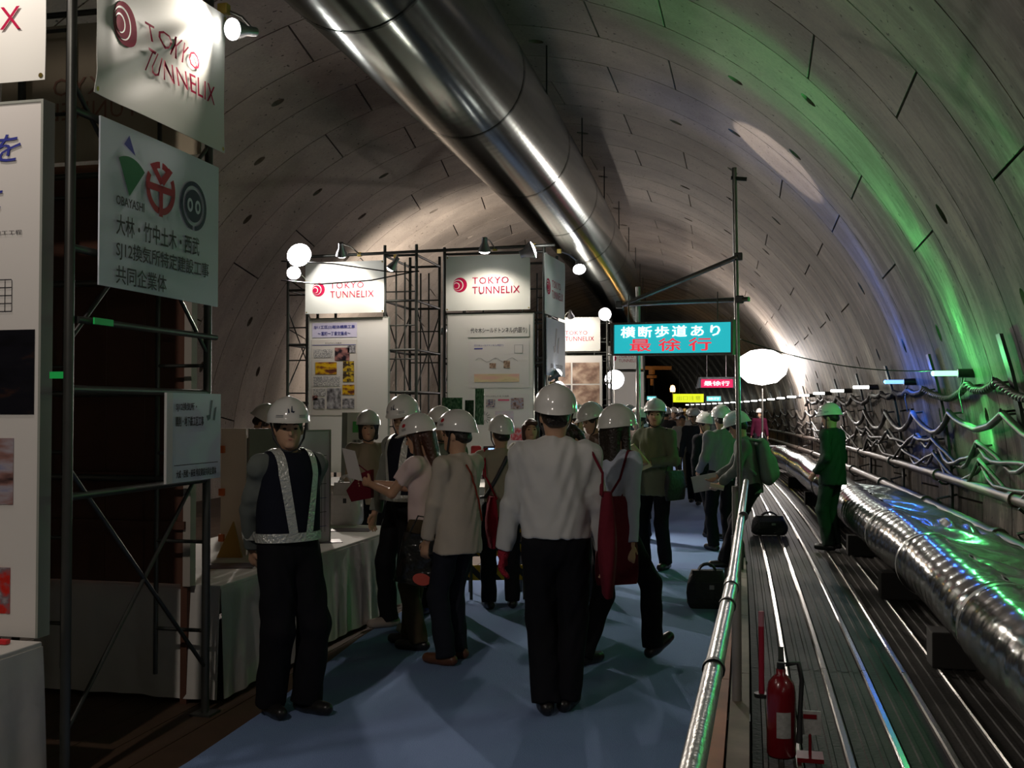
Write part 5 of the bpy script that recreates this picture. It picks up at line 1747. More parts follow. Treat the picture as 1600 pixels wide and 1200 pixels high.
def person(label, loc, heading, H=1.70, lean=0.0, tilt=0.0, twist=0.0, head=(0, 0), hip=(0, 0, 0), feet=None, hands=None, poles=None, knees=None,
           top=None, bottom=None, shoes=SHOE_B, sleeve='long', hem=-0.06, hat=HELM, emblem=None, hair='short', hairm=None, build=1.0, res=0.012, face=False,
           skirt=False, vest=None, glove=None, curl=0.5, group='people in the tunnel', hand_res=None, collar=True, loose=1.0, category='person', baggy=1.0):
    k = H / 1.70
    M = Matrix.Translation(Vector((loc[0], loc[1], loc[2] if len(loc) > 2 else 0.004))) @ Matrix.Rotation(R(heading), 4, 'Z')
    t = thing('person', label, category, M, group=group)
    BASE[t.name] = Matrix.Identity(4)        # parts are built straight in the person's own frame
    top = top or cloth('grey', (0.3, 0.3, 0.3)); bottom = bottom or cloth('black', (0.012, 0.012, 0.014))
    hp = V3(*hip) * k + V3(0, 0, 0.90 * k)
    sp = rotx(-R(lean)) @ roty(R(tilt)) @ V3(0, 0, 1)
    Rt = rotx(-R(lean)) @ roty(R(tilt)) @ rotz(R(twist))
    rt = Rt @ V3(1, 0, 0); fw = Rt @ V3(0, 1, 0)
    pr = V3(1, 0, 0); pf = V3(0, 1, 0)
    shc = hp + sp * 0.485 * k
    nb = hp + sp * 0.535 * k
    sw = 0.178 * k * build ** 0.5
    sh = {'R': shc + rt * sw, 'L': shc - rt * sw}
    Rh = rotx(-R(lean) * 0.5) @ rotz(R(head[0])) @ rotx(R(head[1]))
    hc = nb + sp * 0.06 * k + Rh @ V3(0, 0.012, 0.088) * k
    hj = {'R': hp + pr * 0.088 * k, 'L': hp - pr * 0.088 * k}
    feet = feet or {'L': (-0.11, 0.0, 0, 8), 'R': (0.11, 0.03, 0, -8)}
    hands = hands or {'L': (-0.27, 0.02, 0.80), 'R': (0.27, 0.02, 0.80)}
    poles = poles or {}; knees = knees or {}
    an, kn, el, wr, toe = {}, {}, {}, {}, {}
    for s in 'LR':
        f = feet[s]
        pt = f[4] if len(f) > 4 else 0
        td = rotz(R(f[3])) @ rotx(R(pt)) @ V3(0, 1, 0)
        an[s] = V3(f[0], f[1], f[2] + 0.085) * k; toe[s] = td
        kn[s], an[s] = ik(hj[s], an[s], 0.425 * k, 0.405 * k, knees.get(s, rotz(R(f[3])) @ V3(0, 1, 0.1)))
        hx = V3(*hands[s]) * k
        el[s], wr[s] = ik(sh[s], hx, 0.285 * k, 0.255 * k, poles.get(s, V3(0.35 if s == 'R' else -0.35, -1, -0.25)))
    w = build
    # ---- body
    Bd = Group(0.018 * k)
    Hd = lambda x, y, z: hc + Rh @ (V3(x, y, z) * k)
    Bd.add(ell(Hd(0, -0.008, 0.020), V3(0.074, 0.092, 0.094) * k, Rh)).add(ell(Hd(0, 0.022, -0.052), V3(0.056, 0.066, 0.060) * k, Rh), 0.04 * k)
    Bd.add(cap(Hd(0, 0.086, 0.006), Hd(0, 0.100, -0.022), 0.007 * k, 0.012 * k), 0.010 * k)
    Bd.add(cap(Hd(-0.034, 0.074, 0.024), Hd(0.034, 0.074, 0.024), 0.012 * k), 0.012 * k)
    Bd.add(cap(Hd(-0.017, 0.082, -0.052), Hd(0.017, 0.082, -0.052), 0.007 * k), 0.008 * k)
    Bd.add(cap(Hd(-0.010, 0.072, -0.088), Hd(0.010, 0.072, -0.088), 0.016 * k), 0.02 * k)
    for sx in (-1, 1):
        Bd.add(ell(Hd(sx * 0.076, -0.008, -0.006), V3(0.010, 0.020, 0.030) * k, Rh), 0.008 * k)
        Bd.sub(ell(Hd(sx * 0.031, 0.096, 0.007), V3(0.016, 0.016, 0.010) * k, Rh), 0.010 * k)
    Bd.add(cap(Hd(0, -0.018, -0.05), nb + fw * 0.004, 0.050 * k, 0.056 * k), 0.03 * k)
    Bd.add(cap(hp + sp * 0.05 * k, shc - sp * 0.10 * k, 0.118 * k * w, 0.128 * k * w, (fw, 1.45)), 0.04 * k)
    Bd.add(cap(sh['L'], sh['R'], 0.045 * k), 0.04 * k)
    Bd.add(cap(hp + pr * 0.04, hp - pr * 0.04, 0.105 * k * w, flat=(pf, 1.25)), 0.04 * k)
    for s in 'LR':
        sx = 1 if s == 'R' else -1
        Bd.add(cap(sh[s], el[s], 0.043 * k, 0.036 * k), 0.02 * k).add(cap(el[s], wr[s], 0.037 * k, 0.026 * k), 0.012 * k)
        Bd.add(cap(hj[s], kn[s], 0.070 * k * w, 0.048 * k), 0.03 * k).add(cap(kn[s], an[s], 0.049 * k, 0.034 * k), 0.015 * k)
        Bd.add(cap(an[s] - V3(0, 0, 0.035) * k, an[s] - V3(0, 0, 0.04) * k + toe[s] * 0.13 * k, 0.030 * k, 0.026 * k), 0.02 * k)

    def hand_parts(G, s, gro=0.0):
        sx = 1 if s == 'R' else -1
        d = unit(wr[s] - el[s])
        side0 = fw if abs(d @ fw) < 0.8 else sp
        nrm = unit(np.cross(d, side0)) * sx      # palm looks towards the body
        if nrm @ rt * sx > 0: nrm = -nrm
        sd = unit(np.cross(nrm, d))
        if sd @ (fw + 0.3 * sp) < 0: sd = -sd    # thumb side forward
        p0 = wr[s] + d * 0.012 * k; p1 = wr[s] + d * 0.075 * k
        G.add(cap(p0, p1, 0.026 * k + gro, 0.037 * k + gro, (nrm, 2.1)), 0.010 * k)
        for i, (o, ln) in enumerate(((0.028, 0.064), (0.010, 0.074), (-0.009, 0.070), (-0.027, 0.056))):
            q = wr[s] + d * 0.083 * k + sd * o * k
            c1 = curl * (0.6 + 0.12 * i); c2 = curl * 1.9
            d1 = unit(d * math.cos(c1) + nrm * math.sin(c1) + sd * o * 2.2); d2 = unit(d * math.cos(c2) + nrm * math.sin(c2) + sd * o * 1.2)
            q1 = q + d1 * ln * 0.52 * k; q2 = q1 + d2 * ln * 0.5 * k
            G.add(cap(q, q1, 0.0092 * k + gro, 0.0085 * k + gro), 0.004 * k).add(cap(q1, q2, 0.0085 * k + gro, 0.007 * k + gro), 0.003 * k)
        q = wr[s] + d * 0.028 * k + sd * 0.028 * k
        d1 = unit(d * 0.7 + sd * 0.65 + nrm * 0.25); q1 = q + d1 * 0.040 * k
        d2 = unit(d * 0.9 + sd * 0.25 + nrm * 0.35); q2 = q1 + d2 * 0.032 * k
        G.add(cap(q, q1, 0.013 * k + gro, 0.010 * k + gro), 0.008 * k).add(cap(q1, q2, 0.010 * k + gro, 0.008 * k + gro), 0.003 * k)
    for s in 'LR': hand_parts(Bd, s)
    sdf_mesh('body', Bd, min(res, hand_res or res), SKIN, t)
    if glove:
        for s in glove[0]:
            G = Group(0.008); hand_parts(G, s, 0.005)
            d = unit(wr[s] - el[s])
            G.add(cap(wr[s] - d * 0.05 * k, wr[s] + d * 0.02 * k, 0.036 * k, 0.032 * k), 0.01)
            sdf_mesh('glove', G, min(0.008, res), glove[1], t)
    # ---- clothes
    ph = (hash(label) % 1000) / 100.0 if False else (sum(ord(c) for c in label) % 628) / 100.0
    Tp = Group(0.03 * k)
    hz = hp + sp * hem * k
    Tp.add(cap(hp + sp * (hem - 0.03) * k, shc - sp * 0.085 * k, (0.160 if hem > -0.08 else 0.198) * k * w * loose, 0.162 * k * w * loose, (fw, 1.42 if hem > -0.08 else 1.28), [(hz, -sp)]))
    Tp.add(cap(sh['L'] - sp * 0.012 * k, sh['R'] - sp * 0.012 * k, 0.062 * k), 0.05 * k)
    if collar: Tp.add(cap(nb - sp * 0.03 * k, nb + sp * 0.012 * k + fw * 0.004, 0.072 * k, 0.064 * k, None, [(nb + sp * 0.018 * k - fw * 0.01, sp + fw * 0.35)]), 0.02 * k)
    if sleeve == 'vestonly':
        pass
    for s in 'LR':
        if sleeve == 'long':
            e = unit(wr[s] - el[s])
            Tp.add(cap(sh[s] - (sh[s] - shc) * 0.06, el[s], 0.059 * k * loose, 0.053 * k * loose), 0.045 * k)
            Tp.add(cap(el[s], wr[s] + e * 0.0, 0.055 * k * loose, 0.045 * k * loose, None, [(wr[s] - e * 0.012 * k, e)]), 0.015 * k)
        else:
            e = unit(el[s] - sh[s])
            q = sh[s] + (el[s] - sh[s]) * 0.62
            Tp.add(cap(sh[s], q + e * 0.05, 0.062 * k, 0.062 * k, None, [(q, e)]), 0.03 * k)

    def wrinkle(P):
        a = 0.0045 * np.sin(P[:, 2] * 34 + 9 * np.sin(P[:, 0] * 11 + ph) + ph) * np.sin(P[:, 0] * 17 + P[:, 1] * 13 + ph)
        c = 0.0048 * np.sin((P[:, 0] + P[:, 1] * 0.5) * 62 + P[:, 2] * 9 * np.sin(ph) + ph * 2 + 2 * np.sin(P[:, 2] * 11)) * (0.5 + 0.5 * np.sin(P[:, 2] * 9 + ph))
        return a + c
    if res < 0.016: Tp.dis = wrinkle
    top_o = sdf_mesh('shirt', Tp, res, top, t)
    Bt = Group(0.02 * k)
    wz = hp + V3(0, 0, 0.115 * k)
    Bt.add(cap(hp + V3(0, 0, 0.02) * k, hp + V3(0, 0, 0.14) * k, 0.150 * k * w, 0.138 * k * w, (pf, 1.38), [(wz, V3(0, 0, 1))]))
    if skirt:
        Bt.add(cap(hp + V3(0, 0, 0.0) * k, V3((kn['L'] + kn['R'])[0] / 2, (kn['L'] + kn['R'])[1] / 2, kn['L'][2] - 0.06), 0.150 * k, 0.19 * k, (pf, 1.35), [(V3(0, 0, kn['L'][2] - 0.06), V3(0, 0, -1))]), 0.03)
    for s in 'LR':
        d = unit(an[s] - kn[s])
        fin = an[s] + d * 0.03 * k
        Bt.add(cap(hj[s] + V3(0, 0, 0.01), kn[s], 0.094 * k * w, 0.074 * k * baggy), 0.025 * k)
        Bt.add(cap(kn[s], fin + d * 0.06, 0.074 * k * baggy, 0.070 * k * baggy, None, [(fin, d)]), 0.025 * k)
    if res < 0.016: Bt.dis = lambda P: 0.8 * wrinkle(P)
    sdf_mesh('skirt' if skirt else 'trousers', Bt, res, bottom, t)
    for s in 'LR':
        G = Group(0.02 * k)
        up = unit(np.cross(np.cross(toe[s], V3(0, 0, 1)), toe[s]))
        a0 = an[s] - up * 0.048 * k
        G.add(cap(a0 - toe[s] * 0.055 * k, a0 + toe[s] * 0.145 * k, 0.038 * k, 0.036 * k, None, [(a0 - up * 0.036 * k, -up)]))
        G.add(cap(a0 + up * 0.0, an[s] + up * 0.02 * k, 0.044 * k, 0.045 * k, None, [(a0 - up * 0.036 * k, -up)]))
        G.add(cap(a0 + toe[s] * 0.03 * k, a0 + toe[s] * 0.10 * k, 0.045 * k, 0.043 * k, (up, 1.25), [(a0 - up * 0.036 * k, -up)]))
        sdf_mesh('shoe', G, max(0.009, res * 0.8), shoes, t)
    # ---- hair
    hm_ = hairm or HAIRM
    if hair:
        G = Group(0.02 * k)
        G.add(ell(Hd(0, -0.014, 0.026), V3(0.082, 0.098, 0.098) * k, Rh))
        G.sub(ell(Hd(0, 0.105, -0.035), V3(0.072, 0.075, 0.098) * k, Rh), 0.015 * k)
        if hair == 'short':
            G.add(cap(Hd(-0.03, -0.075, -0.02), Hd(0.03, -0.075, -0.02), 0.032 * k, 0.032 * k))
        if hair == 'bob':
            for sx in (-1, 1):
                G.add(cap(Hd(sx * 0.072, -0.005, 0.03), Hd(sx * 0.070, 0.008, -0.085), 0.028 * k, 0.026 * k))
            G.add(cap(Hd(-0.035, -0.075, -0.02), Hd(0.035, -0.075, -0.08), 0.045 * k, 0.035 * k)); G.add(cap(Hd(0.035, -0.075, -0.02), Hd(-0.035, -0.075, -0.08), 0.045 * k, 0.035 * k))
            G.add(cap(Hd(-0.05, 0.075, 0.075), Hd(0.05, 0.075, 0.075), 0.022 * k))
        if hair == 'long':
            for sx in (-1, 1):
                G.add(cap(Hd(sx * 0.070, 0.0, 0.02), Hd(sx * 0.072, 0.012, -0.15), 0.030 * k, 0.030 * k)); G.add(cap(Hd(sx * 0.072, 0.012, -0.15), Hd(sx * 0.06, -0.01, -0.25), 0.030 * k, 0.016 * k))
            G.add(cap(Hd(-0.03, -0.08, 0.0), Hd(-0.035, -0.075, -0.22), 0.055 * k, 0.040 * k)); G.add(cap(Hd(0.03, -0.08, 0.0), Hd(0.035, -0.075, -0.22), 0.055 * k, 0.040 * k))
            G.add(cap(Hd(0, -0.08, -0.18), Hd(0, -0.07, -0.29), 0.045 * k, 0.018 * k))
        sdf_mesh('hair', G, max(res * 0.75, 0.007), hm_, t)
    if face:
        for sx in (-1, 1):
            b = MB(); b.lathe([(0, -0.005 * k), (0.011 * k, -0.001 * k), (0.009 * k, 0.003 * k), (0, 0.005 * k)], frame_matrix(Hd(sx * 0.031, 0.0815, 0.007), Rh @ V3(1, 0, 0), Rh @ V3(0, 0, 1)) @ Matrix.Diagonal((1, 0.55, -1, 1)), 12); b.build('eye', EYE, t, local=True)
            b = MB(); b.tube([Hd(sx * 0.016, 0.090, 0.030), Hd(sx * 0.032, 0.088, 0.036), Hd(sx * 0.048, 0.076, 0.030)], 0.0035 * k, 6); b.build('eyebrow', hm_, t, local=True)
        b = MB(); b.tube([Hd(-0.021, 0.082, -0.051), Hd(0, 0.0905, -0.052), Hd(0.021, 0.082, -0.051)], [0.003 * k, 0.0052 * k, 0.003 * k], 6); b.build('lips', LIP, t, local=True)
    if hat == 'cap':
        G = Group(0.015); G.add(ell(Hd(0, -0.012, 0.040), V3(0.088, 0.104, 0.095) * k, Rh)); G.sub(cap(Hd(0, -0.2, -0.06), Hd(0, 0.2, -0.03), 0.09)); G.add(cap(Hd(-0.03, 0.09, 0.045), Hd(0.03, 0.09, 0.045), 0.05 * k, 0.05 * k, (Rh @ V3(0, 0, 1), 4)))
        sdf_mesh('cap', G, max(res, 0.01), mat('navy_cap', (0.02, 0.03, 0.07), 0.7), t)
    elif hat:
        helmet(t, hc, Rh, k * 1.02, hat, emblem)
    # ---- vest
    if vest:
        G = Group(0.02 * k)
        for f in Tp.p[:2]: pass
        G.add(cap(hp + sp * 0.02 * k, shc - sp * 0.085 * k, 0.176 * k * w, 0.178 * k * w, (fw, 1.42), [(hp + sp * 0.06 * k, -sp)]))
        G.add(cap(sh['L'] * 0.86 + sh['R'] * 0.14 - sp * 0.012 * k, sh['R'] * 0.86 + sh['L'] * 0.14 - sp * 0.012 * k, 0.074 * k), 0.05 * k)
        for s in 'LR':
            G.sub(cap(sh[s] + (sh[s] - shc) * 0.25, el[s], 0.066 * k, 0.066 * k), 0.012)
        G.sub(cap(nb, nb + sp * 0.1, 0.08 * k), 0.01)
        sdf_mesh('vest', G, res, vest, t)

        def tape(path, wdt, name):
            """path: list of (point outside, direction inwards); the strip hugs the vest"""
            pts = []
            ps = np.array([p for p, _ in path]); ds = np.array([unit(d) for _, d in path])
            n = len(ps)
            tang = np.array([unit(ps[min(i + 1, n - 1)] - ps[max(i - 1, 0)]) for i in range(n)])
            sd = np.cross(tang, ds); sd /= np.linalg.norm(sd, axis=1)[:, None]
            rows = []
            for e in (-1, 0, 1):
                P = ps + sd * e * wdt / 2
                for _ in range(40):
                    dd = np.minimum(G(P), Tp(P))
                    P = P + ds * np.clip(dd, -0.02, 0.05)[:, None] * 0.6
                rows.append(P - ds * 0.006)
            b = MB()
            vs = [r[i] for r in rows for i in range(n)]
            fs = [(j * n + i, j * n + i + 1, (j + 1) * n + i + 1, (j + 1) * n + i) for j in (0, 1) for i in range(n - 1)]
            b.add(vs, fs, 0, True)
            o = b.build(name, REFL, t, local=True)
            return o
        for sx in (-1, 1):                       # up the front, over the shoulder and down the back
            pa = []
            for z in np.linspace(0.10, 0.42, 12):
                pa.append((hp + sp * z * k + rt * sx * (0.05 + 0.16 * (z - 0.10)) * k + fw * 0.30, -fw))
            c0_ = hp + sp * 0.42 * k + rt * sx * 0.103 * k
            for a in np.linspace(0.12, math.pi - 0.12, 13):
                dr = fw * math.cos(a) + sp * math.sin(a)
                pa.append((c0_ + dr * 0.30, -dr))
            for z in np.linspace(0.42, 0.10, 12):
                pa.append((hp + sp * z * k + rt * sx * (0.05 + 0.16 * (z - 0.10)) * k - fw * 0.30, fw))
            tape(pa, 0.05 * k, 'reflective_strip')
        pa = []
        for a in np.linspace(0, 2 * math.pi, 40):
            dr = rt * math.cos(a) + fw * math.sin(a)
            pa.append((hp + sp * 0.085 * k + dr * 0.35, -dr))
        tape(pa, 0.05 * k, 'reflective_belt')
    t['_k'] = k
    INFO[t.name] = dict(sh=sh, el=el, wr=wr, hc=hc, hp=hp, nb=nb, M=M, fw=fw, rt=rt, sp=sp, top=Tp)
    return t


INFO = {}


def ground_at(px, z):
    """ground point under the pixel column px at camera depth z"""
    p = at_depth(px, 640, z)
    return (p.x, p.y)
# ---------------------------------------------------------------- who stands where
C_ = cloth
WSHIRT = C_('white_shirt', (0.62, 0.62, 0.60), amt=0.1)
BSHIRT = C_('pale_blue_shirt', (0.55, 0.60, 0.72), amt=0.1)
BLACKT = C_('black_trousers', (0.010, 0.010, 0.013))
UNIF = C_('dark_uniform', (0.16, 0.18, 0.165))
UNIF2 = C_('grey_uniform', (0.24, 0.25, 0.22))
VESTM = C_('navy_vest', (0.012, 0.014, 0.024))
BEIGE = C_('beige_top', (0.38, 0.31, 0.22))
CARDI = C_('stone_cardigan', (0.60, 0.53, 0.44))
PINK = C_('pale_pink_tee', (0.80, 0.64, 0.62), amt=0.1)
OLIVE = C_('olive_jacket', (0.17, 0.19, 0.12))
JEANS = C_('dark_jeans', (0.018, 0.020, 0.030))
KHAKI = C_('khaki_brown', (0.10, 0.075, 0.045), amt=0.5)
GREYJ = C_('grey_jacket', (0.24, 0.24, 0.23))
GREENW = C_('green_workwear', (0.032, 0.055, 0.04))
NEAR, MID = 0.0085, 0.012

guard = person('uniformed guard in white helmet and reflective harness standing hands behind back', ground_at(452, 5.78), -122, 1.655, head=(-26, -4), lean=-1,
               baggy=1.22, feet={'L': (-0.085, 0.06, 0, 14), 'R': (0.085, -0.04, 0, -10)}, hands={'L': (-0.10, -0.20, 0.93), 'R': (0.10, -0.22, 0.90)},
               poles={'L': (-1, -0.5, -0.2), 'R': (1, -0.5, -0.2)}, top=UNIF, bottom=BLACKT, emblem=('front', 'mark'), vest=VESTM, hem=0.06, build=1.08, res=NEAR, hand_res=0.0075, face=True)
man = person('man in white shirt seen from behind, red glove and dark red tote', ground_at(868, 5.80), 12, 1.725, head=(4, 2), baggy=1.1, feet={'L': (-0.055, -0.02, 0, 6), 'R': (0.06, 0.04, 0, -20)},
             hands={'L': (-0.29, 0.03, 0.80), 'R': (0.27, 0.04, 0.80)}, top=WSHIRT, bottom=BLACKT, hem=0.035, loose=1.10, build=1.06, res=NEAR, hand_res=0.0075,
             glove=('L', C_('red_glove', (0.42, 0.03, 0.05), bs=90)), hair='short', emblem=('left', 'spot'))
lady = person('woman in pale blue shirt with long black hair striding beside the man', ground_at(952, 6.85), -42, 1.645, head=(6, 0), lean=3, hip=(0, 0.03, -0.025),
              feet={'L': (-0.10, -0.14, 0.0, 6), 'R': (0.09, 0.30, 0.045, 0, 26)}, hands={'L': (-0.27, 0.12, 0.84), 'R': (0.24, -0.02, 0.82)}, top=BSHIRT, bottom=BLACKT,
              hair='long', hem=-0.01, res=NEAR, loose=1.04)
cardi = person('visitor in stone cardigan, dark jeans and brown shoes with hand on hip', ground_at(716, 6.92), 66, 1.585, head=(16, -2), feet={'L': (-0.11, 0.02, 0, 12), 'R': (0.10, 0.09, 0, 8)},
               hands={'L': (-0.20, 0.12, 0.84), 'R': (0.22, 0.12, 0.85)}, poles={'L': (-1.0, -1.0, 0.0)}, top=CARDI, bottom=JEANS, shoes=SHOE_BR, emblem=('left', 'spot'), hem=-0.13, res=NEAR, loose=1.02, build=0.97, face=True, hair='short')
pink = person('woman in pale pink tee with long brown hair reaching both arms forward', ground_at(661, 7.35), 86, 1.565, head=(6, -16), feet={'L': (-0.09, 0.0, 0, 6), 'R': (0.09, 0.14, 0, 4)},
              hands={'L': (-0.06, 0.40, 1.22), 'R': (0.06, 0.44, 1.22)}, poles={'L': (-0.4, -0.1, -1), 'R': (0.4, -0.1, -1)}, top=PINK, bottom=KHAKI, sleeve='short', hair='long', hairm=HAIRB,
              emblem=('left', 'spot'), hem=-0.05, res=NEAR, hand_res=0.0075, build=0.93, face=True, curl=0.9, collar=False)
jrman = person('tall worker in white helmet and reflective vest behind the pink tee woman', ground_at(634, 8.0), 150, 1.70, head=(18, -14), feet={'L': (-0.10, 0.0, 0, 8), 'R': (0.13, 0.05, 0, -14)},
               hands={'L': (-0.26, 0.06, 0.82), 'R': (0.27, 0.08, 0.84)}, top=UNIF2, bottom=BLACKT, shoes=SHOE_G, emblem=('front', 'mark'), vest=VESTM, hem=0.06, res=NEAR, hand_res=0.0075, face=True)
smile = person('smiling short-haired woman in beige blouse behind the long table', ground_at(576, 9.55), -138, 1.585, head=(-22, -2), hands={'L': (-0.16, 0.20, 0.98), 'R': (0.12, 0.24, 1.0)},
               top=BEIGE, bottom=BLACKT, sleeve='long', hair='bob', hem=-0.05, res=MID, face=True, build=0.94)
person('worker whose tipped white helmet shows above the folding screen', ground_at(390, 9.35), -75, 1.66, head=(-10, -28), lean=8, top=UNIF2, bottom=BLACKT, res=MID, hair='short')
person('visitor in grey-green jacket glimpsed between pink tee and cardigan', ground_at(688, 8.6), 185, 1.615, head=(25, 0), top=C_('moss_jacket', (0.20, 0.22, 0.17)), bottom=BLACKT, res=MID, face=True, hat=mat('helmet_banded', (0.74, 0.72, 0.66), 0.2, coat=0.4))
photog = person('photographer in beige jacket holding up a small camera, seen from behind', ground_at(783, 8.8), 22, 1.545, head=(10, 4), hands={'L': (-0.12, 0.30, 1.38), 'R': (0.06, 0.32, 1.36)}, poles={'L': (-1, 0, -0.6), 'R': (1, 0, -0.6)},
                top=C_('sand_jacket', (0.36, 0.31, 0.23)), bottom=BLACKT, emblem=('left', 'spot'), res=MID, build=0.96)
person('bareheaded woman with bobbed hair and white top facing the camera', ground_at(829, 10.2), 196, 1.555, head=(4, 0), top=C_('white_top', (0.6, 0.57, 0.5)), bottom=BLACKT, hat=None, hair='bob', hairm=HAIRB, res=MID, face=True)
person('visitor in dark top bending over a phone, bareheaded with tied black hair', ground_at(925, 9.2), 95, 1.56, lean=14, head=(0, -30), hands={'L': (-0.08, 0.30, 1.12), 'R': (0.08, 0.32, 1.12)}, top=C_('black_top', (0.02, 0.02, 0.024)), bottom=JEANS, hat=None, hair='bob', res=MID, face=True)
person('helmeted visitor in profile directly behind the white shirted man', ground_at(905, 11.4), 110, 1.645, head=(10, -14), top=GREYJ, bottom=BLACKT, emblem=('front', 'spot'), res=MID, face=True)
person('helmeted visitor looking down, between white shirt man and blue shirt woman', ground_at(936, 10.0), 130, 1.665, head=(0, -18), lean=4, top=C_('brown_jacket', (0.16, 0.11, 0.08)), bottom=BLACKT, res=MID, face=True)
olive = person('man in olive jacket holding a yellow folder, half turned to the stands', ground_at(1024, 11.0), 152, 1.70, head=(30, 2), feet={'L': (-0.12, 0, 0, 10), 'R': (0.10, 0.06, 0, -8)},
               hands={'L': (-0.10, 0.26, 1.10), 'R': (0.14, 0.24, 1.16)}, poles={'L': (-1, -0.6, -0.6), 'R': (1, -0.6, -0.6)}, top=OLIVE, bottom=BLACKT, hem=-0.14, res=MID, loose=1.08, face=True)
packer = person('visitor with backpack leaning against the handrail reading papers', ground_at(1168, 11.05), 92, 1.62, lean=10, head=(0, -16), hip=(0, -0.04, -0.03), feet={'L': (-0.12, 0.26, 0, 12), 'R': (0.10, 0.10, 0, 0)},
                hands={'L': (-0.16, 0.30, 0.92), 'R': (0.06, 0.34, 0.98)}, poles={'L': (-1, -0.8, -0.4), 'R': (1, -0.6, -0.6)}, top=C_('teal_grey_jacket', (0.20, 0.21, 0.19)), bottom=BLACKT, res=MID, loose=1.06, face=True)
person('man in grey jacket turned away beside the backpack wearer', ground_at(1127, 12.4), 30, 1.645, head=(-10, 0), hands={'L': (-0.2, 0.2, 0.95), 'R': (0.16, 0.24, 1.0)}, top=GREYJ, bottom=BLACKT, res=MID)
person('short helmeted visitor in dark clothes left of the grey jacket man', ground_at(1100, 13.6), -120, 1.56, head=(-20, -10), feet={'L': (-0.1, 0.0, 0, 6), 'R': (0.1, 0.22, 0, 0)}, top=C_('black_top', (0.02, 0.02, 0.024)), bottom=BLACKT, res=0.015)
person('visitor in white printed tee and navy cap walking towards us', ground_at(1066, 22.5), 182, 1.52, feet={'L': (-0.09, 0.16, 0.0, 0), 'R': (0.09, -0.12, 0.02, 0)}, top=C_('white_tee', (0.5, 0.48, 0.45)), bottom=C_('drab_trousers', (0.13, 0.12, 0.09)), sleeve='short', hat='cap', res=0.016, face=True)
person('helmeted man in dark suit walking behind the white tee visitor', ground_at(1086, 18.3), 176, 1.61, feet={'L': (-0.09, 0.24, 0.0, 0), 'R': (0.09, -0.18, 0.03, 0)}, top=C_('dark_suit', (0.04, 0.04, 0.045)), bottom=BLACKT, res=0.016, face=True)
person('helmeted visitor standing behind the olive jacket man', ground_at(999, 13.5), 150, 1.62, top=C_('dark_brown_top', (0.07, 0.05, 0.04)), bottom=BLACKT, emblem=('front', 'spot'), res=0.015, face=True)
person('low helmeted visitor peeping out under the olive jacket man\'s shoulder', ground_at(1002, 15.5), 160, 1.46, top=C_('black_top', (0.02, 0.02, 0.024)), bottom=BLACKT, res=0.016, face=True)
deckman = person('worker in green overalls standing on the steel roadway by the foil duct', ground_at(1300, 12.4), 58, 1.655, head=(8, -10), hands={'L': (-0.20, 0.12, 0.92), 'R': (0.24, 0.06, 0.86)}, top=GREENW, bottom=GREENW, hem=-0.12, res=MID, face=True, emblem=('left', 'mark'))
deckman.location.z = 0.012
person('far worker in crimson jacket beside the tube lamps on the roadway', T(1.15, 33.5, 0.012), 170, 1.62, top=C_('crimson_jacket', (0.06, 0.005, 0.02)), bottom=BLACKT, res=0.022)

# ---------------------------------------------------------------- the far crowd: a few figures copied with clothes of their own
protos = []
for i, (hd, ft, hat_, hr) in enumerate(((0, {'L': (-0.09, 0.18, 0, 0), 'R': (0.09, -0.16, 0.02, 0)}, HELM, 'short'), (180, {'L': (-0.09, -0.14, 0.02, 0), 'R': (0.09, 0.2, 0, 0)}, HELM, 'short'), (0, None, HELM, 'bob'))):
    protos.append((hd, ft, hat_, hr))
TOPS = {'white shirt': WSHIRT, 'dark suit': C_('dark_suit', (0.04, 0.04, 0.045)), 'grey jacket': GREYJ, 'brown jacket': C_('brown_jacket', (0.16, 0.11, 0.08)), 'blue shirt': BSHIRT, 'black top': C_('black_top', (0.02, 0.02, 0.024))}
first = {}
crowd = [(1041, 24, 0, 'dark suit', 'just left of the yellow sign'), (1053, 27, 1, 'brown jacket', 'directly below the beacon lamp'), (1079, 26, 0, 'grey jacket', 'below the yellow sign'), (1107, 21, 1, 'white shirt', 'below the small teal sign'),
         (1096, 33, 0, 'dark suit', 'between yellow sign and red sign'), (1062, 36, 2, 'blue shirt', 'behind the navy cap visitor'), (1030, 30, 1, 'black top', 'right beside the olive jacket man'), (1118, 29, 2, 'grey jacket', 'below the red sign'),
         (1070, 44, 1, 'white shirt', 'deep in the crowd under the yellow sign'), (1046, 40, 2, 'grey jacket', 'deep in the crowd under the beacon'), (1088, 48, 0, 'black top', 'furthest back under the yellow sign\'s edge'), (984, 17.5, 1, 'grey jacket', 'next to the fourth stand'),
         (1134, 25, 0, 'black top', 'left of the gantry pole in the distance'), (1126, 38, 1, 'brown jacket', 'far behind, just left of the gantry pole')]
for i, (px, z, kind, tp, where) in enumerate(crowd):
    lab = f'far helmeted visitor in {tp} {where}'
    p = ground_at(px, z)
    hh = rnd.uniform(1.56, 1.68)
    if kind not in first:
        hd, ft, hat_, hr = protos[kind]
        o = person(lab, p, hd + rnd.uniform(-25, 25), 1.65, feet=ft, hat=hat_, hair=hr, top=TOPS[tp], bottom=BLACKT, res=0.02, group='far crowd on the carpet')
        first[kind] = o
    else:
        o = copy_tree(first[kind])
        o['label'] = lab
        s = hh / 1.65
        o.matrix_world = Matrix.Translation((p[0], p[1], 0.004)) @ Matrix.Rotation(R(protos[kind][0] + rnd.uniform(-30, 30)), 4, 'Z') @ Matrix.Diagonal((s, s, s, 1))
        for ch in o.children:
            if ch.name.startswith('shirt'):
                ch.material_slots[0].link = 'OBJECT'
                ch.material_slots[0].material = TOPS[tp]

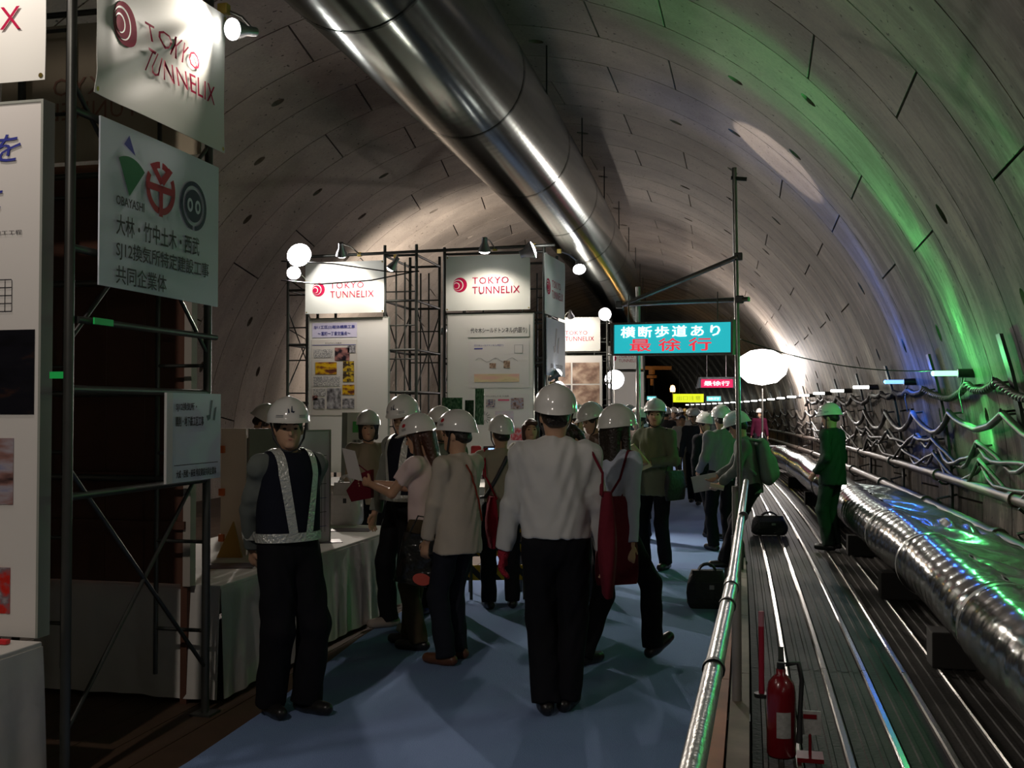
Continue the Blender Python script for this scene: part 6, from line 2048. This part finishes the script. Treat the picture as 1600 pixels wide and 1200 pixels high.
# ---------------------------------------------------------------- what they carry
M_TOTE = C_('dark_red_tote', (0.13, 0.012, 0.022), bs=12)


def tote(label, who, side, drop, w, h, fwd=0.0, m=M_TOTE, out=0.16, top_w=0.35):
    """soft bag hung from a shoulder by two thin straps"""
    I = INFO[who.name]
    M = I['M']
    L = lambda v: M @ Vector(v)
    sgn = 1 if side == 'R' else -1
    s = I['sh'][side] - I['rt'] * sgn * 0.03
    up = V3(0, 0, 1)
    rt, fw = I['rt'], I['fw']
    tp = V3(s[0], s[1], 0) + rt * sgn * out * 0.55 + fw * fwd + up * (s[2] - drop)
    t = thing('tote_bag', label, 'bag', L(tp - up * h))
    b = MB()

    def f(u, v):
        a = 2 * math.pi * u
        ww = w * (top_w + (1 - top_w) * min(1, (1 - v) * 1.5) ** 0.8) * (1 - 0.10 * max(0, 0.12 - v) / 0.12)
        dd = 0.05 + 0.05 * math.sin(math.pi * min(1, (1 - v) * 1.05))
        x = math.copysign(abs(math.cos(a)) ** 0.7, math.cos(a)) * ww / 2 * (1 + 0.04 * math.sin(6 * a + 9 * v))
        y = math.copysign(abs(math.sin(a)) ** 0.7, math.sin(a)) * dd / 2 * (1 + 0.08 * math.sin(4 * a + 5 * v))
        return L(tp + fw * x + rt * (sgn * 0.03 + y) - up * h * (1 - v))
    b.grid(f, 26, 12); b.add([f(i / 26, 0) for i in range(26)], [tuple(range(25, -1, -1))]); b.add([f(i / 26, 1) for i in range(26)], [tuple(range(26))])
    b.build('body', m, t)
    for e in (-1, 1):
        b = MB(); b.tube([L(tp + fw * w * top_w * 0.45 * e - up * 0.02), L((tp + s) / 2 + rt * sgn * 0.05 + fw * 0.06 * e), L(s + up * 0.062 + fw * 0.035 * e + rt * sgn * 0.015), L(s + up * 0.066 - rt * sgn * 0.01)], 0.008, 6); b.build('strap', m, t)
    return t


tote('dark red tote hanging from the white shirted man\'s shoulder', man, 'R', 0.20, 0.30, 0.55, -0.12, out=0.16)
tote('dark red tote hanging behind the blue shirted woman', lady, 'R', 0.22, 0.34, 0.55, -0.16, out=0.05)
tote('red shoulder bag at the photographer\'s hip', photog, 'L', 0.32, 0.30, 0.42, -0.10, m=C_('red_bag', (0.34, 0.012, 0.03), bs=12), out=-0.12, top_w=0.8)


def W(who, v):
    return INFO[who.name]['M'] @ Vector(v)


# red pouch and paper in the pink tee woman's hands
wl, wrr = INFO[pink.name]['wr']['L'], INFO[pink.name]['wr']['R']
mid = (wl + wrr) / 2
t = thing('red_pouch', 'dark red pouch dangling from the pink tee woman\'s hands', 'bag', W(pink, mid + V3(0, 0.12, -0.22)))
b = MB()
b.prism([(-0.02, 0.10), (0.07, 0.07), (0.17, -0.05), (0.13, -0.13), (-0.02, -0.10)], frame_matrix(W(pink, mid + V3(-0.02, 0.02, 0.0)), INFO[pink.name]['M'].to_3x3() @ Vector((0, 1, 0)), (0, 0, 1)), 0.05)
b.build('body', M_TOTE, t)
b = MB(); b.tube([W(pink, mid + V3(0, 0.03, 0.08)), W(pink, mid + V3(0, 0.10, 0.13)), W(pink, mid + V3(0, 0.13, 0.04))], 0.006, 6); b.build('cord', M_TOTE, t)
b = MB(); b.prism([(0, 0), (0.13, 0.02), (0.14, 0.24), (0.02, 0.22)], frame_matrix(W(pink, mid + V3(-0.05, 0.05, 0.02)), INFO[pink.name]['M'].to_3x3() @ Vector((0.3, 0.9, 0)), INFO[pink.name]['M'].to_3x3() @ Vector((-0.2, 0.25, 1))), 0.003)
tag(recentre(b.build('paper_sheet', mat('paper', (0.7, 0.68, 0.66), 0.6))), 'white paper held up by the pink tee woman', 'paper')
# dark carrier with pink label at her side
I = INFO[pink.name]
q = Vector(at_depth(648, 912, 7.05))
t = thing('dark_carrier', 'dark glossy carrier with a coral label at the pink tee woman\'s side', 'bag', q)
MM = frame_matrix(q, (0.97, 0.1, -0.16), (0.1, 0, 1))
b = MB()


def fcar(u, v):
    a = 2 * math.pi * u
    x = math.copysign(abs(math.cos(a)) ** 0.6, math.cos(a)) * 0.145 * (1 - 0.12 * v)
    y = math.copysign(abs(math.sin(a)) ** 0.6, math.sin(a)) * (0.05 - 0.03 * v) * (1 + 0.2 * math.sin(6 * a + 8 * v))
    return MM @ Vector((x, 0.33 * v, y))


b.grid(fcar, 26, 8); b.add([fcar(i / 26, 0) for i in range(26)], [tuple(range(26))])
b.build('body', mat('dark_plastic', (0.025, 0.026, 0.024), 0.2, bump=(14, 0.9)), t)
flat(circle(0.055, 0.05, 0.062, 24, 0.04), MM, mat('coral', (0.65, 0.10, 0.07), 0.5), t, 'coral_label', 0.066)
for e in (-0.07, 0.07):
    pass
b = MB(); b.tube([MM @ Vector((-0.09, 0.32, 0)), MM @ Vector((-0.05, 0.45, 0.0)), MM @ Vector((0.05, 0.45, 0)), MM @ Vector((0.09, 0.32, 0))], 0.006, 6); b.build('handle', mat('dark_plastic', (0.025, 0.026, 0.024), 0.2), t)
# strap across the cardigan wearer and the photographer
for who, m, rr, lab, nm in ((photog, STRAP, 0.016, 'black camera strap across the photographer\'s back', 'camera_strap'), (cardi, C_('thin_red_strap', (0.3, 0.05, 0.03)), 0.006, 'thin red bag strap over the cardigan shoulder', 'bag_strap')):
    I = INFO[who.name]
    pts = []
    a0 = I['sh']['R' if who is photog else 'L'] * 0.62 + I['sh']['L' if who is photog else 'R'] * 0.38
    e0 = I['hp'] + V3(-0.15 if who is photog else 0.12, -0.12, 0.08)
    path = np.array([a0 + (e0 - a0) * v - I['fw'] * 0.3 for v in np.linspace(0, 1, 14)])
    for _ in range(40):
        path = path + I['fw'] * np.clip(I['top'](path), -0.02, 0.05)[:, None] * 0.6
    path = path - I['fw'] * 0.008
    b = MB(); b.tube([W(who, p) for p in path], rr, 6)
    tag(recentre(b.build(nm, m)), lab, 'strap')
# camera
I = INFO[photog.name]
q = (I['wr']['L'] + I['wr']['R']) / 2 + V3(-0.02, 0.09, 0.05)
t = thing('camera', 'small black camera with lit screen and red cover held by photographer', 'camera', W(photog, q))
M3 = I['M'].to_3x3()
b = MB(); b.box(W(photog, q), (0.11, 0.04, 0.07), M3, bev=0.006); b.build('body', M_BLACK, t)
b = MB(); b.box(W(photog, q + V3(0.01, -0.022, 0.0)), (0.05, 0.004, 0.036), M3); b.build('screen', mat('lcd', (0.2, 0.3, 0.6), 0.3, emit=(0.35, 0.55, 1.0), es=1.6), t)
b = MB(); b.box(W(photog, q + V3(-0.12, -0.01, -0.01)), (0.09, 0.05, 0.10), M3, bev=0.018); b.build('case_flap', mat('case_red', (0.5, 0.02, 0.03), 0.5), t)
# folder and papers
I = INFO[olive.name]
q = (I['wr']['L'] + I['wr']['R']) / 2 + V3(0, 0.08, 0.02)
b = MB(); b.box(W(olive, q), (0.23, 0.012, 0.30), I['M'].to_3x3() @ Matrix.Rotation(-0.6, 3, 'X') @ Matrix.Rotation(0.4, 3, 'Y'))
tag(recentre(b.build('folder', mat('folder_yellow', (0.55, 0.50, 0.20), 0.5))), 'pale yellow folder in the olive jacket man\'s hands', 'folder')
tote('black shoulder bag hanging on the olive jacket man', olive, 'L', 0.36, 0.34, 0.30, 0.06, m=M_BAGBLACK, out=0.18, top_w=0.85)
I = INFO[packer.name]
q = (I['wr']['R']) + V3(-0.02, 0.12, -0.06)
b = MB(); b.box(W(packer, q), (0.012, 0.26, 0.17), I['M'].to_3x3() @ Matrix.Rotation(-0.2, 3, 'X'))
tag(recentre(b.build('clipboard', mat('paper_grey', (0.45, 0.45, 0.43), 0.5))), 'grey clipboard held by the backpack wearer', 'clipboard')
q = (I['wr']['L']) + V3(-0.06, 0.02, -0.02)
b = MB(); b.cyl(W(packer, q + V3(0, -0.06, -0.02)), W(packer, q + V3(0, 0.08, 0.01)), 0.026, n=14)
tag(recentre(b.build('paper_roll', mat('roll_cream', (0.70, 0.55, 0.38), 0.6))), 'rolled cream paper held by the backpack wearer', 'paper roll')
t = thing('backpack', 'bulging backpack on the visitor leaning at the handrail', 'bag', W(packer, I['hp'] + V3(0, -0.2, 0)))
G = Group(0.03)
c0 = I['hp'] + I['sp'] * 0.13 - I['fw'] * 0.185; c1 = I['hp'] + I['sp'] * 0.38 - I['fw'] * 0.18
G.add(cap(c0, c1, 0.135, 0.12, (I['fw'], 1.5))).add(cap(c0 - I['fw'] * 0.07, c0 + I['sp'] * 0.1 - I['fw'] * 0.07, 0.09, 0.08, (I['fw'], 1.6)))
BASE[t.name] = Matrix.Identity(4)
o = sdf_mesh('body', G, 0.014, C_('green_grey_pack', (0.22, 0.26, 0.22)), t)
o.matrix_local = t.matrix_world.inverted() @ I['M']
for s in 'LR':
    sg_ = 1 if s == 'R' else -1
    b = MB(); b.tube([Vector(p) for p in (c1 + I['rt'] * sg_ * 0.09 + I['sp'] * 0.08, I['sh'][s] * 0.7 + (I['nb'] * 0.3) + I['sp'] * 0.05, I['sh'][s] * 0.75 + I['nb'] * 0.25 + I['fw'] * 0.10 - I['sp'] * 0.10, c0 + I['rt'] * sg_ * 0.16 + I['fw'] * 0.12)], 0.018, 8)
    o = b.build('strap', C_('green_grey_pack', (0.22, 0.26, 0.22)), t, local=True)
    o.matrix_local = t.matrix_world.inverted() @ I['M']
